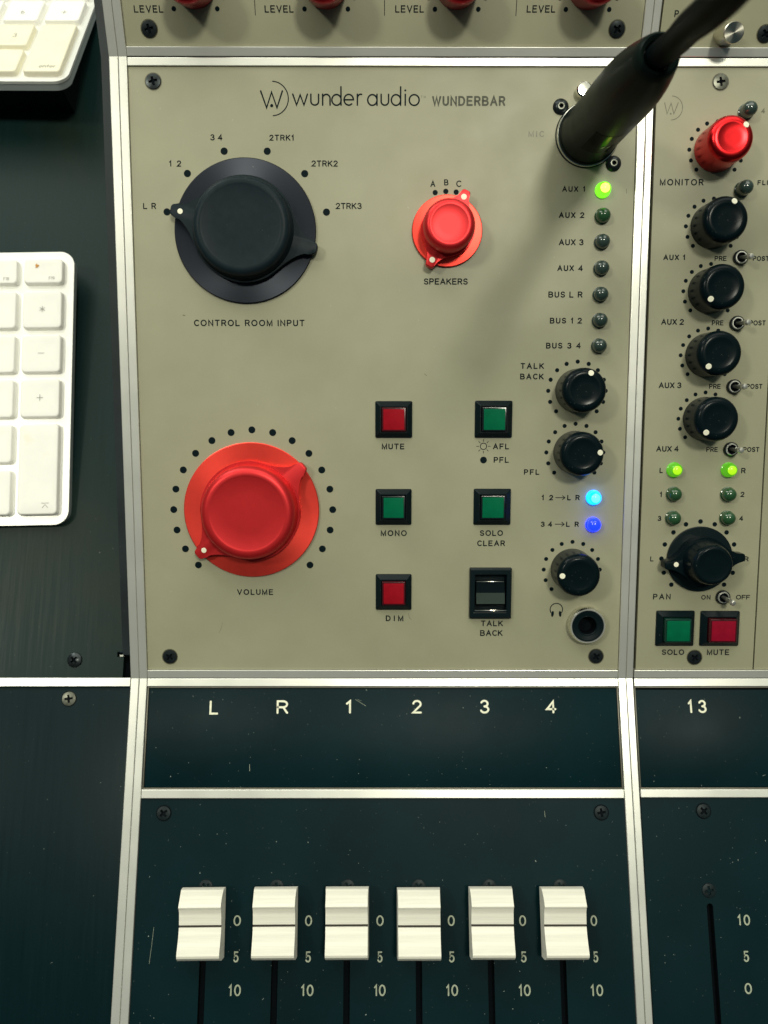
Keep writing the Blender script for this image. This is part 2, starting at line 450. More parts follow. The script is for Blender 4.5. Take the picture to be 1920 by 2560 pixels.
GL = {
    'A': [[(0, 0), (.35, 1), (.70, 0)], [(.12, .34), (.58, .34)]],
    'B': [[(0, 0), (0, 1), (.32, 1)] + arc(.32, .76, .24, .24, 90, -90) + [(0, .52)],
          [(.32, .52)] + arc(.35, .26, .27, .26, 90, -90) + [(0, 0)]],
    'C': [arc(.36, .5, .36, .5, 48, 312, 22)],
    'D': [[(0, 0), (0, 1), (.26, 1)] + arc(.26, .5, .38, .5, 90, -90) + [(0, 0)]],
    'E': [[(.54, 1), (0, 1), (0, 0), (.56, 0)], [(0, .52), (.48, .52)]],
    'F': [[(.54, 1), (0, 1), (0, 0)], [(0, .5), (.46, .5)]],
    'I': [[(0, 0), (0, 1)]],
    'K': [[(0, 0), (0, 1)], [(.58, 1), (0, .38)], [(.20, .59), (.62, 0)]],
    'L': [[(0, 1), (0, 0), (.50, 0)]],
    'M': [[(0, 0), (0, 1), (.36, .04), (.72, 1), (.72, 0)]],
    'N': [[(0, 0), (0, 1), (.60, 0), (.60, 1)]],
    'O': [arc(.39, .5, .39, .5, 90, 450, 30)],
    'P': [[(0, 0), (0, 1), (.32, 1)] + arc(.32, .73, .25, .27, 90, -90) + [(0, .46)]],
    'R': [[(0, 0), (0, 1), (.32, 1)] + arc(.32, .74, .25, .26, 90, -90) + [(0, .48)], [(.34, .48), (.58, 0)]],
    'S': [arc(.29, .75, .26, .25, 20, 270) + arc(.29, .25, .28, .25, 90, -160)[1:]],
    'T': [[(0, 1), (.60, 1)], [(.30, 1), (.30, 0)]],
    'U': [[(0, 1), (0, .3)] + arc(.29, .3, .29, .3, 180, 360) + [(.58, 1)]],
    'V': [[(0, 1), (.33, 0), (.66, 1)]],
    'W': [[(0, 1), (.24, 0), (.46, .95), (.68, 0), (.92, 1)]],
    'X': [[(0, 0), (.60, 1)], [(0, 1), (.60, 0)]],
    '0': [arc(.29, .5, .29, .5, 90, 450, 28)],
    '1': [[(0, .78), (.17, 1), (.17, 0)]],
    '2': [arc(.27, .73, .26, .27, 172, -32, 16) + [(.0, 0), (.54, 0)]],
    '3': [arc(.27, .76, .24, .24, 158, -90), arc(.27, .26, .28, .26, 90, -160)],
    '4': [[(.43, 0), (.43, 1), (0, .30), (.58, .30)]],
    '5': [[(.48, 1), (.09, 1), (.05, .50)] + arc(.26, .32, .27, .32, 138, -150)],
    '8': [arc(.27, .75, .23, .25, 90, 450, 20), arc(.27, .26, .27, .26, 90, 450, 20)],
}


def stroke(bm, pts, w, z, mi=0, capn=5):
    """one polyline as a flat ribbon of width w with round ends"""
    P = [Vector(p) for p in pts]
    Q = [P[0]]
    for q in P[1:]:
        if (q - Q[-1]).length > 1e-4:
            Q.append(q)
    closed = (Q[0] - Q[-1]).length < 1e-3 and len(Q) > 6
    if closed:
        Q = Q[:-1]
    n = len(Q)
    h = w / 2
    Lf, Rt = [], []
    for i in range(n):
        if closed:
            d0 = (Q[i] - Q[i - 1]).normalized()
            d1 = (Q[(i + 1) % n] - Q[i]).normalized()
        else:
            d0 = (Q[i] - Q[i - 1]).normalized() if i else (Q[1] - Q[0]).normalized()
            d1 = (Q[i + 1] - Q[i]).normalized() if i < n - 1 else d0
        t = d0 + d1
        if t.length < 1e-3:
            t = d1
        t.normalize()
        nn = Vector((-t.y, t.x))
        k = max(0.42, nn.dot(Vector((-d1.y, d1.x))))
        Lf.append(bm.verts.new((Q[i].x + nn.x * h / k, Q[i].y + nn.y * h / k, z)))
        Rt.append(bm.verts.new((Q[i].x - nn.x * h / k, Q[i].y - nn.y * h / k, z)))
    for i in range(n if closed else n - 1):
        j = (i + 1) % n
        f = bm.faces.new((Rt[i], Rt[j], Lf[j], Lf[i]))
        f.material_index = mi
    if not closed:
        for a, b, p, s in ((Lf[0], Rt[0], Q[0], 1), (Rt[-1], Lf[-1], Q[-1], 1)):
            va = Vector((a.co.x - p.x, a.co.y - p.y))
            base = math.atan2(va.y, va.x)
            mid = [bm.verts.new((p.x + h * cos(base + pi * k / capn), p.y + h * sin(base + pi * k / capn), z)) for k in range(1, capn)]
            f = bm.faces.new([a] + mid + [b])
            f.material_index = mi


def text(bm, s, u0, u1, v, cap, pen=0.30, z=0.04, mi=0, fat=1.24):
    """letters set between u0 and u1 (ink to ink) on the baseline v"""
    ch = [c for c in s if c != ' ']
    pen_ = pen
    H = cap - pen_
    wid = {c: max(p[0] for st in GL[c] for p in st) * H * fat for c in ch}
    ink = sum(wid[c] + pen_ for c in ch)
    gaps, k = [], 0
    for c in s:
        if c == ' ':
            gaps[-1] = 3.4
        else:
            gaps.append(1.0)
    gaps = gaps[:-1]
    W = u1 - u0
    sx = 1.0
    g = 0.0
    if gaps:
        g = (W - ink) / sum(gaps)
        if g < 0.10 * cap:
            g = 0.10 * cap
            sx = (W - g * sum(gaps) - pen_ * len(ch)) / sum(wid.values())
    elif wid[ch[0]] > 0:
        sx = max(0.5, (W - pen_) / wid[ch[0]])
    x = u0 + pen_ / 2
    layer = 0
    for i, c in enumerate(ch):
        for st in GL[c]:
            stroke(bm, [(x + p[0] * H * fat * sx, v + pen_ / 2 + p[1] * H) for p in st], pen_, z + 0.014 * (layer % 3), mi)
            layer += 1
        x += wid[c] * sx + pen_ + (gaps[i] * g if i < len(gaps) else 0)


# ------------------------------------------------------------------ the setting: shelf
def polyplate(name, pts, z0, z1, m, parent=None, bev=0.0):
    bm = new()
    prism(bm, pts, z0, z1, bev)
    me = mesh(name, bm, m)
    o = bpy.data.objects.new(name, me)
    COL.objects.link(o)
    o.parent = parent
    return o


# ------------------------------------------------------------------ screws
def screw_mesh(name, R=2.72, m='screw', dome=0.25, ang=0.0, deep=0.55):
    bm = new()
    seg = 96
    rs = [0.0001, .25, .4, .5, .6, .75, .9, 1.05, 1.2, 1.32, 1.42, 1.52, 1.62, 1.75, 2.0, 2.3, R - .18, R]
    rings = []
    for r in rs:
        rg = []
        for k in range(seg):
            a = 2 * pi * k / seg
            x, y = r * cos(a), r * sin(a)
            xr, yr = x * cos(ang) + y * sin(ang), -x * sin(ang) + y * cos(ang)
            w = 0.36
            inside = (abs(xr) < w and abs(yr) < 1.50) or (abs(yr) < w and abs(xr) < 1.50) or (abs(xr) + abs(yr) < 0.95)
            z = dome * (1 - (r / R) ** 2) + 0.42
            if r > R - 0.1:
                z = 0.0
            if inside:
                z = 0.06
            rg.append(bm.verts.new((x, y, z)))
        rings.append(rg)
    for i in range(len(rings) - 1):
        for k in range(seg):
            f = bm.faces.new((rings[i][k], rings[i + 1][k], rings[i + 1][(k + 1) % seg], rings[i][(k + 1) % seg]))
            zs = [v.co.z for v in f.verts]
            f.material_index = 1 if (sum(zs) / 4 < 0.30 and i < 14) else 0
    bm.faces.new(rings[0])
    return mesh(name, bm, [m, 'void'], angle=30)


SCR = [screw_mesh('screw', ang=a) for a in (0.25, 0.9, 0.6)]
SCR_GREY = screw_mesh('screw', m='screw_grey', ang=0.15)
SCR_BLK = [screw_mesh('screw', R=2.6, m='screw_dark', ang=a) for a in (0.7, 0.15, 0.35)]


def ring_mesh(r0, r1, m):
    bm = new()
    ring(bm, 0, 0, r0, r1, 0.025)
    return mesh('countersink', bm, m)


CSINK = ring_mesh(2.70, 3.02, 'ink_bare')
CSINK_B = ring_mesh(2.58, 2.86, 'void')


def add_screw(parent, u, v, me, cs=None, z=0.0, label=None):
    s = put('screw', me, parent, (u, v, z), 0, label)
    if cs:
        put('countersink', cs, s)
    return s


# ------------------------------------------------------------------ knobs
KN = {}


def cached(key, fn):
    if key not in KN:
        KN[key] = fn()
    return KN[key]


def cap_profile(r0, rl, h, rf, dish=0.18, z0=0.0, waist=True):
    p = [(r0, z0), (r0, z0 + 0.25)]
    if waist:
        p += [(r0 * 0.985, z0 + (h - z0) * 0.35), (rl, h * 0.80)]
    else:
        p += [(rl, h * 0.72)]
    z1 = p[-1][1]
    n = 8
    rr, hh = rl - rf, h - z1
    for k in range(1, n + 1):
        a = radians(90 * k / n)
        p.append((rf + rr * cos(a) ** 0.75 if k < n else rf, z1 + hh * sin(a)))
    p += [(rf - 0.35, h - 0.05), (rf - 0.9, h - dish), (rf * 0.5, h - dish - 0.04), (0.05, h - dish - 0.04)]
    return p


def marker_mesh(r=0.95):
    def f():
        bm = new()
        lathe(bm, [(r, -0.25), (r, 0.0), (r * 0.93, 0.05)], 24)
        return mesh('marker', bm, 'marker')
    return cached(('mk', r), f)


def pointer_outline(rb, w, rt, half=42):
    pts = []
    for base in (0, pi):
        loc = []
        x0, y0 = rb * cos(radians(half)), rb * sin(radians(half))
        xt = rt - w * 0.75
        for k in range(11):
            s = k / 10
            x = x0 + (xt - x0) * s
            y = w + (y0 - w) * (1 - s) ** 1.8
            loc.append((x, y))
        tip = [(xt + w * 0.75 * sin(radians(t)), w * cos(radians(t)) ** 0.6 if t < 90 else 0.0) for t in (25, 45, 62, 76)]
        up = loc + tip
        dn = [(x, -y) for x, y in reversed(up)]
        arm = dn_then = [(x, -y) for x, y in up]            # from lower circle point out to the tip
        arm = arm + list(reversed(up))
        c, s_ = cos(base), sin(base)
        pts += [(x * c - y * s_, x * s_ + y * c) for x, y in arm]
        # circle arc to the next arm
        a0 = base + radians(half)
        for k in range(1, 16):
            a = a0 + (pi - 2 * radians(half)) * k / 16
            pts.append((rb * cos(a), rb * sin(a)))
    return pts


def pointer_knob(parent, u, v, rskirt, rb, rl, rf, h, rt, w, ang, cm, sm, label, dots=1, zarm=4.6, rdot=22.0, mr=0.95, tint=None):
    key = ('pk', rskirt, rl, h, cm)

    def capf():
        bm = new()
        lathe(bm, cap_profile(rb - 0.7, rl, h, rf, z0=zarm - 0.05, waist=False), 96)
        return mesh('knob', bm, cm)

    def skf():
        bm = new()
        lathe(bm, [(rskirt - 0.1, 0.0), (rskirt, 0.25), (rskirt, 0.95), (rskirt - 0.25, 1.15), (rb * 0.7, 1.35), (0.3, 1.35)], 128)
        return mesh('skirt', bm, sm)

    def arf():
        bm = new()
        prism(bm, pointer_outline(rb, w, rt), 1.30, zarm, 0.35)
        return mesh('pointer', bm, cm, angle=40)
    k = put('knob', cached(key + ('c',), capf), parent, (u, v, 0), 0, label)
    put('skirt', cached(key + ('s',), skf), k)
    put('pointer', cached(key + ('p',), arf), k, (0, 0, 0), radians(ang))
    for i in range(dots):
        a = radians(ang + 180 * i)
        put('marker', marker_mesh(mr), k, (rdot * cos(a), rdot * sin(a), zarm + 0.02))
    return k


def small_knob(parent, u, v, ang, m='plastic', label=None, h=12.7, r=7.95, rf=5.3, mr=1.0, rd=6.15):
    def f():
        bm = new()
        lathe(bm, cap_profile(r, r * 0.985, h, rf), 80)
        return mesh('knob', bm, m)
    k = put('knob', cached(('sk', m, h, r, rf), f), parent, (u, v, 0.1), 0, label)
    a = radians(ang)
    mk = put('marker', marker_mesh(mr), k, (rd * cos(a), rd * sin(a), h - 0.02))
    mk.rotation_euler = (Matrix.Rotation(a, 3, 'Z') @ Matrix.Rotation(radians(14), 3, 'Y')).to_euler()
    return k


def dial(bm, u, v, r, n, a0, a1, rd, z=0.04, skip=()):
    for i in range(n):
        if i in skip:
            continue
        a = radians(a0 + (a1 - a0) * i / (n - 1))
        disc(bm, u + r * sin(a), v + r * cos(a), rd, z, 20)


# ------------------------------------------------------------------ lamps
def lamp(parent, u, v, m, label, h=4.3, core=None, r=2.5):
    def f():
        bm = new()
        prof = [(r + 0.25, 0.0), (r + 0.25, 0.7), (r, 0.85), (r, h - 2.2)]
        for k in range(1, 9):
            a = radians(90 * k / 8)
            prof.append((max(0.05, r * cos(a)), h - 2.2 + 2.2 * sin(a)))
        lathe(bm, prof, 40)
        return mesh('lamp', bm, m, angle=50)
    o = put('lamp', cached(('led', m, h), f), parent, (u, v, 0), 0, label)
    if core:
        def g():
            bm = new()
            prof = [(r * 0.62, h - 2.2 + 2.2 * 0.80)]
            for k in range(0, 7):
                a = radians(50 + 40 * k / 6)
                prof.append((max(0.03, (r + 0.04) * cos(a)), h - 2.2 + (2.2 + 0.04) * sin(a)))
            lathe(bm, prof[1:], 32)
            return mesh('glow_core', bm, core, angle=60)
        put('glow_core', cached(('core', core, h), g), o)
    return o


# ------------------------------------------------------------------ push buttons
def push_button(parent, rect, face, rim, label, ztop=3.3):
    u0, vt, u1, vb = rect
    cu, cv = (u0 + u1) / 2, (vt + vb) / 2
    hw, hh = (u1 - u0) / 2, (vt - vb) / 2
    s = 0.735

    def bez():
        bm = new()
        lv = []
        for fx, z, ins in ((1, 0, 0), (1, 0.45, 0), (1, 0.45, 0.12), (1, 2.1, 1.75), (1, 2.1, 2.05), (1, 0.6, 2.1)):
            pts = rrect(-hw + ins, hw - ins, -hh + ins, hh - ins, 0.5 if ins < 1 else 0.25, 3)
            lv.append([bm.verts.new((x, y, z)) for x, y in pts])
        for i in range(len(lv) - 1):
            n = len(lv[i])
            for k in range(n):
                bm.faces.new((lv[i][k], lv[i][(k + 1) % n], lv[i + 1][(k + 1) % n], lv[i + 1][k]))
        bm.faces.new(lv[-1])
        return mesh('bezel', bm, 'bezel', angle=25)

    def cap():
        bm = new()
        a, b = hw - 2.35, hh - 2.35
        pts = rrect(-a, a, -b, b, 0.3, 3)
        prism(bm, pts, 0.65, ztop, 0.22, 0)
        return mesh('button', bm, [rim], angle=25)

    def fac():
        bm = new()
        a, b = hw - 2.95, hh - 2.95
        pts = rrect(-a, a, -b, b, 0.22, 3)
        prism(bm, pts, ztop - 0.3, ztop + 0.07, 0.06, 0)
        return mesh('lens', bm, face, angle=25)
    k = put('button', cap(), parent, (cu, cv, 0), 0, label)
    put('bezel', bez(), k)
    put('lens', fac(), k)
    return k


# ================================================================== CONSOLE FRAME (rails, bars, cheek)
frame = empty('console_frame', 'satin aluminium trim rails and crossbars holding the console panels apart', 'console frame')


def path_yz(v2, v0):
    c1 = (V1 * cos(ALPHA), V1 * sin(ALPHA))
    g = ALPHA + BETA
    return [(v2, 0.0), (0.0, 0.0), c1, (c1[0] + v0 * cos(g), c1[1] + v0 * sin(g))]


def offset_path(path, h):
    out = []
    n = len(path)
    for i, (y, z) in enumerate(path):
        ds = []
        if i:
            ds.append(Vector((y - path[i - 1][0], z - path[i - 1][1])).normalized())
        if i < n - 1:
            ds.append(Vector((path[i + 1][0] - y, path[i + 1][1] - z)).normalized())
        t = sum(ds, Vector((0, 0))).normalized()
        nn = Vector((-t.y, t.x))
        k = nn.dot(Vector((-ds[0].y, ds[0].x)))
        out.append((y + nn.x * h / k, z + nn.y * h / k))
    return out


def sweep(bm, prof, path):
    """prof: (u, h) loop, swept along the yz path"""
    cols = [[] for _ in path]
    for (u, h) in prof:
        op = offset_path(path, h)
        for i, (y, z) in enumerate(op):
            cols[i].append(bm.verts.new((u, y, z)))
    n = len(prof)
    for i in range(len(path) - 1):
        for k in range(n):
            bm.faces.new((cols[i][k], cols[i + 1][k], cols[i + 1][(k + 1) % n], cols[i][(k + 1) % n]))
    bm.faces.new(list(reversed(cols[0])))
    bm.faces.new(cols[-1])
    bmesh.ops.recalc_face_normals(bm, faces=bm.faces)


def rail_prof(u0, u1, h=0.9, c=0.28):
    return [(u0, -3.0), (u1, -3.0), (u1, h - c), (u1 - c * .3, h - c * .3), (u1 - c, h), (u0 + c, h), (u0 + c * .3, h - c * .3), (u0, h - c)]


PATH = path_yz(-150, 75)
for a, b in ((-95.15, -92.05), (-91.92, -88.95), (88.95, 91.85), (91.98, 94.5)):
    bm = new()
    sweep(bm, rail_prof(a, b), PATH)
    part('rail', bm, 'alu', frame, smooth=False)


def crossbar(k, u0, u1, v0, v1, h=0.75):
    bm = new()
    box(bm, u0, u1, v0, v1, -2.5, h, 0.22)
    me = mesh('crossbar', bm, 'alu', smooth=False)
    o = put('crossbar', me, frame)
    o.matrix_world = FR[k]
    o.matrix_parent_inverse.identity()
    return o


for u0, u1, ext in ((-88.85, 88.85, 0), (94.95, 186, 1)):
    crossbar(2, u0, u1, -3.1, -0.12)
    crossbar(1, u0, u1, 0.22, 3.3)
    crossbar(1, u0, u1, 219.4, 222.2)
    crossbar(0, u0, u1, 0.28, 3.3)
    crossbar(2, u0, u1, -43.4 if not ext else -43.15, -40.25)
crossbar(2, -265, -95.25, -3.15, 0.10, 0.9)

# chassis under the panels and its black cheek on the keyboard side
bm = new()
sweep(bm, [(-94.9, -6.5), (186, -6.5), (186, -3.2), (-94.9, -3.2)], PATH)
part('chassis', bm, 'void', frame)
bm = new()
yz = [(8.6, -24.0), (8.6, 8.6 * math.tan(ALPHA) - 0.2), (V1 * cos(ALPHA), V1 * sin(ALPHA) - 0.2)]
g = ALPHA + BETA
yz += [(yz[2][0] + 75 * cos(g), yz[2][1] + 75 * sin(g)), (yz[2][0] + 75 * cos(g), -24.0)]
for side in (-98.15, -95.2):
    pass
lo = [bm.verts.new((-98.15, y, z)) for y, z in yz]
hi = [bm.verts.new((-95.2, y, z)) for y, z in yz]
bm.faces.new(lo)
bm.faces.new(list(reversed(hi)))
for i in range(len(yz)):
    j = (i + 1) % len(yz)
    bm.faces.new((lo[i], hi[i], hi[j], lo[j]))
bmesh.ops.recalc_face_normals(bm, faces=bm.faces)
part('cheek', bm, 'cheek', frame, label='black side cheek beside the keyboard shelf')

# ================================================================== SHELF AND BLANK PANEL (left of the console)
shelf = polyplate('desk_shelf', [(-265, 0.3), (-104.2, 0.3), (-104.2, 8.5), (-106.9, 8.6), (-106.9, 10.6), (-98.4, 10.6), (-98.4, 305), (-265, 305)],
                  -22.0, -19.0, 'shelf')
shelf['kind'] = 'structure'
shelf['label'] = 'recessed black brushed shelf under the white keyboards'
add_screw(shelf, -123.8, 5.13 + 2.2, screw_mesh('screw', R=3.0, m='screw', dome=0.9, ang=0.8), None, -18.95)
bm = new()
box(bm, -105.9, -104.5, 8.7, 9.4, -20.5, -19.3)
part('bracket_edge', bm, 'lever_grey', shelf)
bm = new()
box(bm, -265, -95.2, 0.2, 10.4, -27, -24)
part('gap_floor', bm, 'void', shelf)

blank = empty('blank_panel', 'plain black metal panel with one grey screw below the keyboard shelf', 'blank panel')
bm = new()
box(bm, -265, -95.35, -150, -3.25, -2.5, 0.0, 0.5)
part('face_plate', bm, 'black_blank', blank)
add_screw(blank, -118.11, -7.62, SCR_GREY, CSINK_B)

# ================================================================== PANEL PLATES
def plate_bm(u0, u1, v0, v1, holes=(), t=2.2, deep=5.0, mi_hole=1):
    bm = new()
    us = sorted(set([u0, u1] + [x for hh in holes for x in hh[:2]]))
    vs_ = sorted(set([v0, v1] + [x for hh in holes for x in hh[2:]]))
    gv = {}

    def V(x, y, z=0.0):
        k = (round(x, 4), round(y, 4), z)
        if k not in gv:
            gv[k] = bm.verts.new((x, y, z))
        return gv[k]
    for i in range(len(us) - 1):
        for j in range(len(vs_) - 1):
            cx, cy = (us[i] + us[i + 1]) / 2, (vs_[j] + vs_[j + 1]) / 2
            if any(a < cx < b and c < cy < d for a, b, c, d in holes):
                continue
            bm.faces.new((V(us[i], vs_[j]), V(us[i + 1], vs_[j]), V(us[i + 1], vs_[j + 1]), V(us[i], vs_[j + 1])))
    # outer skirt
    b = [bm.verts.new((x, y, -t)) for x, y in ((u0, v0), (u1, v0), (u1, v1), (u0, v1))]
    tp = [bm.verts.new((x, y, 0)) for x, y in ((u0, v0), (u1, v0), (u1, v1), (u0, v1))]
    for i in range(4):
        bm.faces.new((b[i], b[(i + 1) % 4], tp[(i + 1) % 4], tp[i]))
    for a, bb, c, d in holes:
        lo = [bm.verts.new((x, y, -deep)) for x, y in ((a, c), (bb, c), (bb, d), (a, d))]
        up = [bm.verts.new((x, y, 0)) for x, y in ((a, c), (bb, c), (bb, d), (a, d))]
        for i in range(4):
            f = bm.faces.new((up[i], up[(i + 1) % 4], lo[(i + 1) % 4], lo[i]))
            f.material_index = mi_hole
        f = bm.faces.new(lo)
        f.material_index = mi_hole
    return bm


# ------------------------------------------------------------------ master control module
master = empty('control_module', 'wide khaki control module with large black and red knobs and square buttons', 'control module', M1)
part('face_plate', plate_bm(-88.8, 88.8, 3.42, 219.25, [(71.7, 80.5, 16.7, 25.5), (33.9, 46.2, 25.5, 40.5)]), ['khaki', 'void'], master, smooth=False)
channel = empty('channel_module', 'narrow khaki channel module with a column of small knobs, beside the wide module', 'channel module', M1,
                'khaki channel modules')
part('face_plate', plate_bm(95.65, 139.85, 3.42, 219.25), ['khaki', 'void'], channel, smooth=False)
sliver = empty('channel_module', 'khaki module cut off at the edge of the picture, only a bare strip showing', 'channel module', M1,
               'khaki channel modules')
part('face_plate', plate_bm(140.4, 185, 3.42, 219.25), ['khaki', 'void'], sliver, smooth=False)
upper = empty('input_module', 'khaki upper module with four red level knobs in a row', 'input module', M0, 'upper console modules')
part('face_plate', plate_bm(-88.8, 88.8, 3.42, 74), ['khaki', 'void'], upper, smooth=False)
upper_b = empty('input_module', 'khaki upper module with a small silver knob, behind the cable', 'input module', M0, 'upper console modules')
part('face_plate', plate_bm(95.3, 185, 3.42, 74), ['khaki', 'void'], upper_b, smooth=False)
strip = empty('label_strip', 'black label strip marked L R 1 2 3 4 in cream', 'label strip', M2, 'black label strips')
strip_b = empty('label_strip', 'black label strip marked 13 in cream', 'label strip', M2, 'black label strips')
SLOTS = [-63.95 + 25.58 * i for i in range(6)]
fad = empty('fader_module', 'black fader panel with six cream fader caps in a row', 'fader panel', M2, 'black fader panels')
fad_b = empty('fader_module', 'black fader panel with an empty slot and no fader cap', 'fader panel', M2, 'black fader panels')
part('face_plate', plate_bm(-88.8, 88.8, -150, -43.6, [(s - 1.15, s + 1.15, -145, -78.6) for s in SLOTS]), ['black_panel', 'void'], fad, smooth=False)
part('face_plate', plate_bm(95.0, 186, -150, -43.3, [(117.65 - 1.15, 117.65 + 1.15, -145, -79.6)]), ['black_panel', 'void'], fad_b, smooth=False)
bm = new()
for sx in (-1, 1):
    pts = [(117.65 + sx * 1.16, -79.55)] + [(117.65 + sx * 1.15 * cos(radians(a)), -80.75 + 1.15 * sin(radians(a))) for a in range(0, 91, 15)]
    f = bm.faces.new([bm.verts.new((x, y, 0.012)) for x, y in (pts if sx > 0 else reversed(pts))])
part('slot_end', bm, 'black_panel', fad_b, smooth=False)
bm = new()
box(bm, -88.15, 88.15, -39.6, -3.75, -2.4, -0.35, 0.12)
part('face_plate', bm, 'black_panel', strip)
bm = new()
box(bm, 95.0, 186, -39.5, -4.3, -2.4, -0.35, 0.12)
part('face_plate', bm, 'black_panel', strip_b)
# thin edging round the label strips
for st_, u0, u1, va, vb in ((strip, -88.75, 88.75, -40.15, -3.2), (strip_b, 94.95, 186, -40.15, -3.2)):
    bm = new()
    for a, b, c, d in ((u0, u1, vb - 0.42, vb), (u0, u1, va, va + 0.42), (u0, u0 + 0.42, va + 0.43, vb - 0.43), (u1 - 0.42, u1, va + 0.43, vb - 0.43)):
        box(bm, a, b, c, d, -2.0, 0.15, 0.08)
    part('edging', bm, 'edging', st_)

# ------------------------------------------------------------------ lettering
LT = {n: new() for n in ('master', 'worn', 'chan', 'upper', 'upper_b', 'strip', 'strip_b', 'fad', 'fad_b')}
WORN = {('MIC', 1), ('48', 1)}
for k, s, u0, u1, v, cap in TEXTS:
    if k == 0:
        text(LT['upper'] if u0 < 90 else LT['upper_b'], s, u0, u1, v, cap, 0.37)
    elif k == 1:
        if s == 'WUNDERBAR':
            text(LT['master'], s, u0, u1, v, cap, 0.66, mi=1, fat=1.05)
        elif s == 'TM':
            text(LT['master'], s, u0, u1, v, cap, 0.12, mi=2)
        elif u0 > 95:
            text(LT['chan'], s, u0, u1, v, cap, 0.34 if cap < 1.9 else 0.40, mi=2 if s == '48' else 0)
        else:
            text(LT['master'], s, u0, u1, v, cap, 0.37 if v > 170 else 0.41, mi=2 if s == 'MIC' else 0)
    else:
        if v > -40:
            text(LT['strip'] if u0 < 90 else LT['strip_b'], s, u0, u1, v, cap, 0.74, z=-0.31, fat=1.08)
        else:
            text(LT['fad'] if u0 < 90 else LT['fad_b'], s, u0, u1, v, cap, 0.52, fat=1.0)

B = LT['master']
# arrows of the two routing lamps, sun and dot legend, headphone sign
for v in (68.68, 58.80):
    stroke(B, [(63.75, v), (67.1, v)], 0.27, 0.04)
    stroke(B, [(66.25, v + 0.72), (67.15, v), (66.25, v - 0.72)], 0.27, 0.054)
ring(B, 36.81, 87.59, 1.02, 1.30, 0.04)
for k in range(8):
    a = pi / 4 * k
    stroke(B, [(36.81 + 1.75 * cos(a), 87.59 + 1.75 * sin(a)), (36.81 + 2.5 * cos(a), 87.59 + 2.5 * sin(a))], 0.22, 0.04)
disc(B, 36.88, 82.56, 1.25, 0.04)
stroke(B, arc(65.02, 26.55, 2.33, 2.33, -32, 212, 26), 0.34, 0.04)
for x, tilt in ((63.62, 1), (66.48, -1)):
    f = B.faces.new([B.verts.new((x + 0.50 * cos(t) + 0.28 * tilt * sin(t) * 0.4, 24.85 + 1.15 * sin(t), 0.055)) for t in [2 * pi * k / 20 for k in range(20)]])
# maker's wordmark in round thin letters
K = 0.0540


def wx(x):
    return -31.83 + (x - 235) * K


def wy(y):
    return 206.45 + (687 - y) * K


def wl_(pts, z=0.04, w=0.52):
    stroke(B, [(wx(x), wy(y)) for x, y in pts], w, z)


def wc(cx, cy, rx, ry, a0, a1, n=22):
    return arc(cx, cy, rx, ry, a0, a1, n)


base_y, xh = 683, 616
wl_([(239, xh), (263, base_y), (287, xh + 4), (311, base_y), (334, xh)])
wl_([(356, xh), (356, 660)] + [(x, y) for x, y in arc(381, 660, 25, -23, 180, 360)] + [(406, xh)])
wl_([(432, base_y), (432, xh)])
wl_([(432, 645)] + arc(456, 641, 24, -25, 180, 360) [:0] + arc(456, 642, 24, 25, 180, 360) + [(480, base_y)], 0.054)
wl_(arc(522, 651, 30, 33, 0, 360, 30))
wl_([(551, 570), (551, base_y)], 0.054)
wl_([(570, 650), (631, 650)] + arc(601, 650, 30, 33, 0, -310, 26)[1:])
wl_([(657, base_y), (657, xh)])
wl_([(657, 645)] + arc(679, 642, 22, 26, 180, 285, 10), 0.054)
wl_(arc(754, 651, 30, 33, 0, 360, 30))
wl_([(784, xh), (784, base_y)], 0.054)
wl_([(811, xh), (811, 660)] + arc(835, 660, 24, -23, 180, 360) + [(859, xh)])
wl_(arc(907, 651, 30, 33, 0, 360, 30))
wl_([(937, 570), (937, base_y)], 0.054)
wl_([(967, xh), (967, base_y)])
disc(B, wx(967), wy(592), 0.36, 0.04)
wl_(arc(1025, 651, 32, 33, 0, 360, 30))
wl_([(32, 597), (69, 700), (102, 604), (136, 700), (172, 597)], 0.04, 0.55)
wl_(arc(105, 643, 105, 106, -87, 87, 40), 0.04, 0.36)
disc(B, wx(102), wy(687), 0.55, 0.068)
C_ = LT['chan']
k2 = 0.0541
for pts, w in (([(988, 670), (1006, 738), (1030, 672), (1050, 738), (1076, 670)], 0.34), (arc(1033, 702, 72, 74, -88, 88, 30), 0.28)):
    stroke(C_, [(101.06 + (x - 1035) * k2, 205.88 - (y - 702) * k2) for x, y in pts], w, 0.04, 1)
disc(C_, 99.9 + 0.9, 203.95, 0.3, 0.055, mi=1)

# dial marks
dial(B, -48.40, 162.894, 29.27, 6, -75, 75, 1.26)
dial(B, -47.95, 64.19, 29.36, 19, -135, 135, 1.28)
for (u, v) in ((18.40, 177.21), (22.17, 177.64), (25.83, 177.38)):
    disc(B, u, v, 0.92, 0.04)
for (u, v) in ((70.53, 107.75), (70.37, 85.36), (70.41, 41.73)):
    dial(B, u, v, 10.46, 13, -135, 135, 0.76)
for (u, v) in ((117.35, 191.89), (117.26, 165.74), (117.30, 143.18), (117.30, 120.51), (117.40, 97.67)):
    dial(C_, u, v, 9.53, 13, -135, 135, 0.72)
dial(C_, 117.66, 45.89, 13.95, 13, -135, 135, 0.86)
LEVEL_U = [-63.85, -19.42, 24.95, 69.53]
for u in LEVEL_U:
    dial(LT['upper'], u, 21.95, 10.45, 13, -135, 135, 0.78)
for u in (-43.63, 0.42, 45.24):
    stroke(LT['upper'], [(u, 12.7), (u, 60)], 0.22, 0.04)
part('lettering', LT['master'], ['ink', 'ink_soft', 'ink_bare'], master, smooth=False)
part('lettering', LT['chan'], ['ink', 'ink_bare', 'ink_bare'], channel, smooth=False)
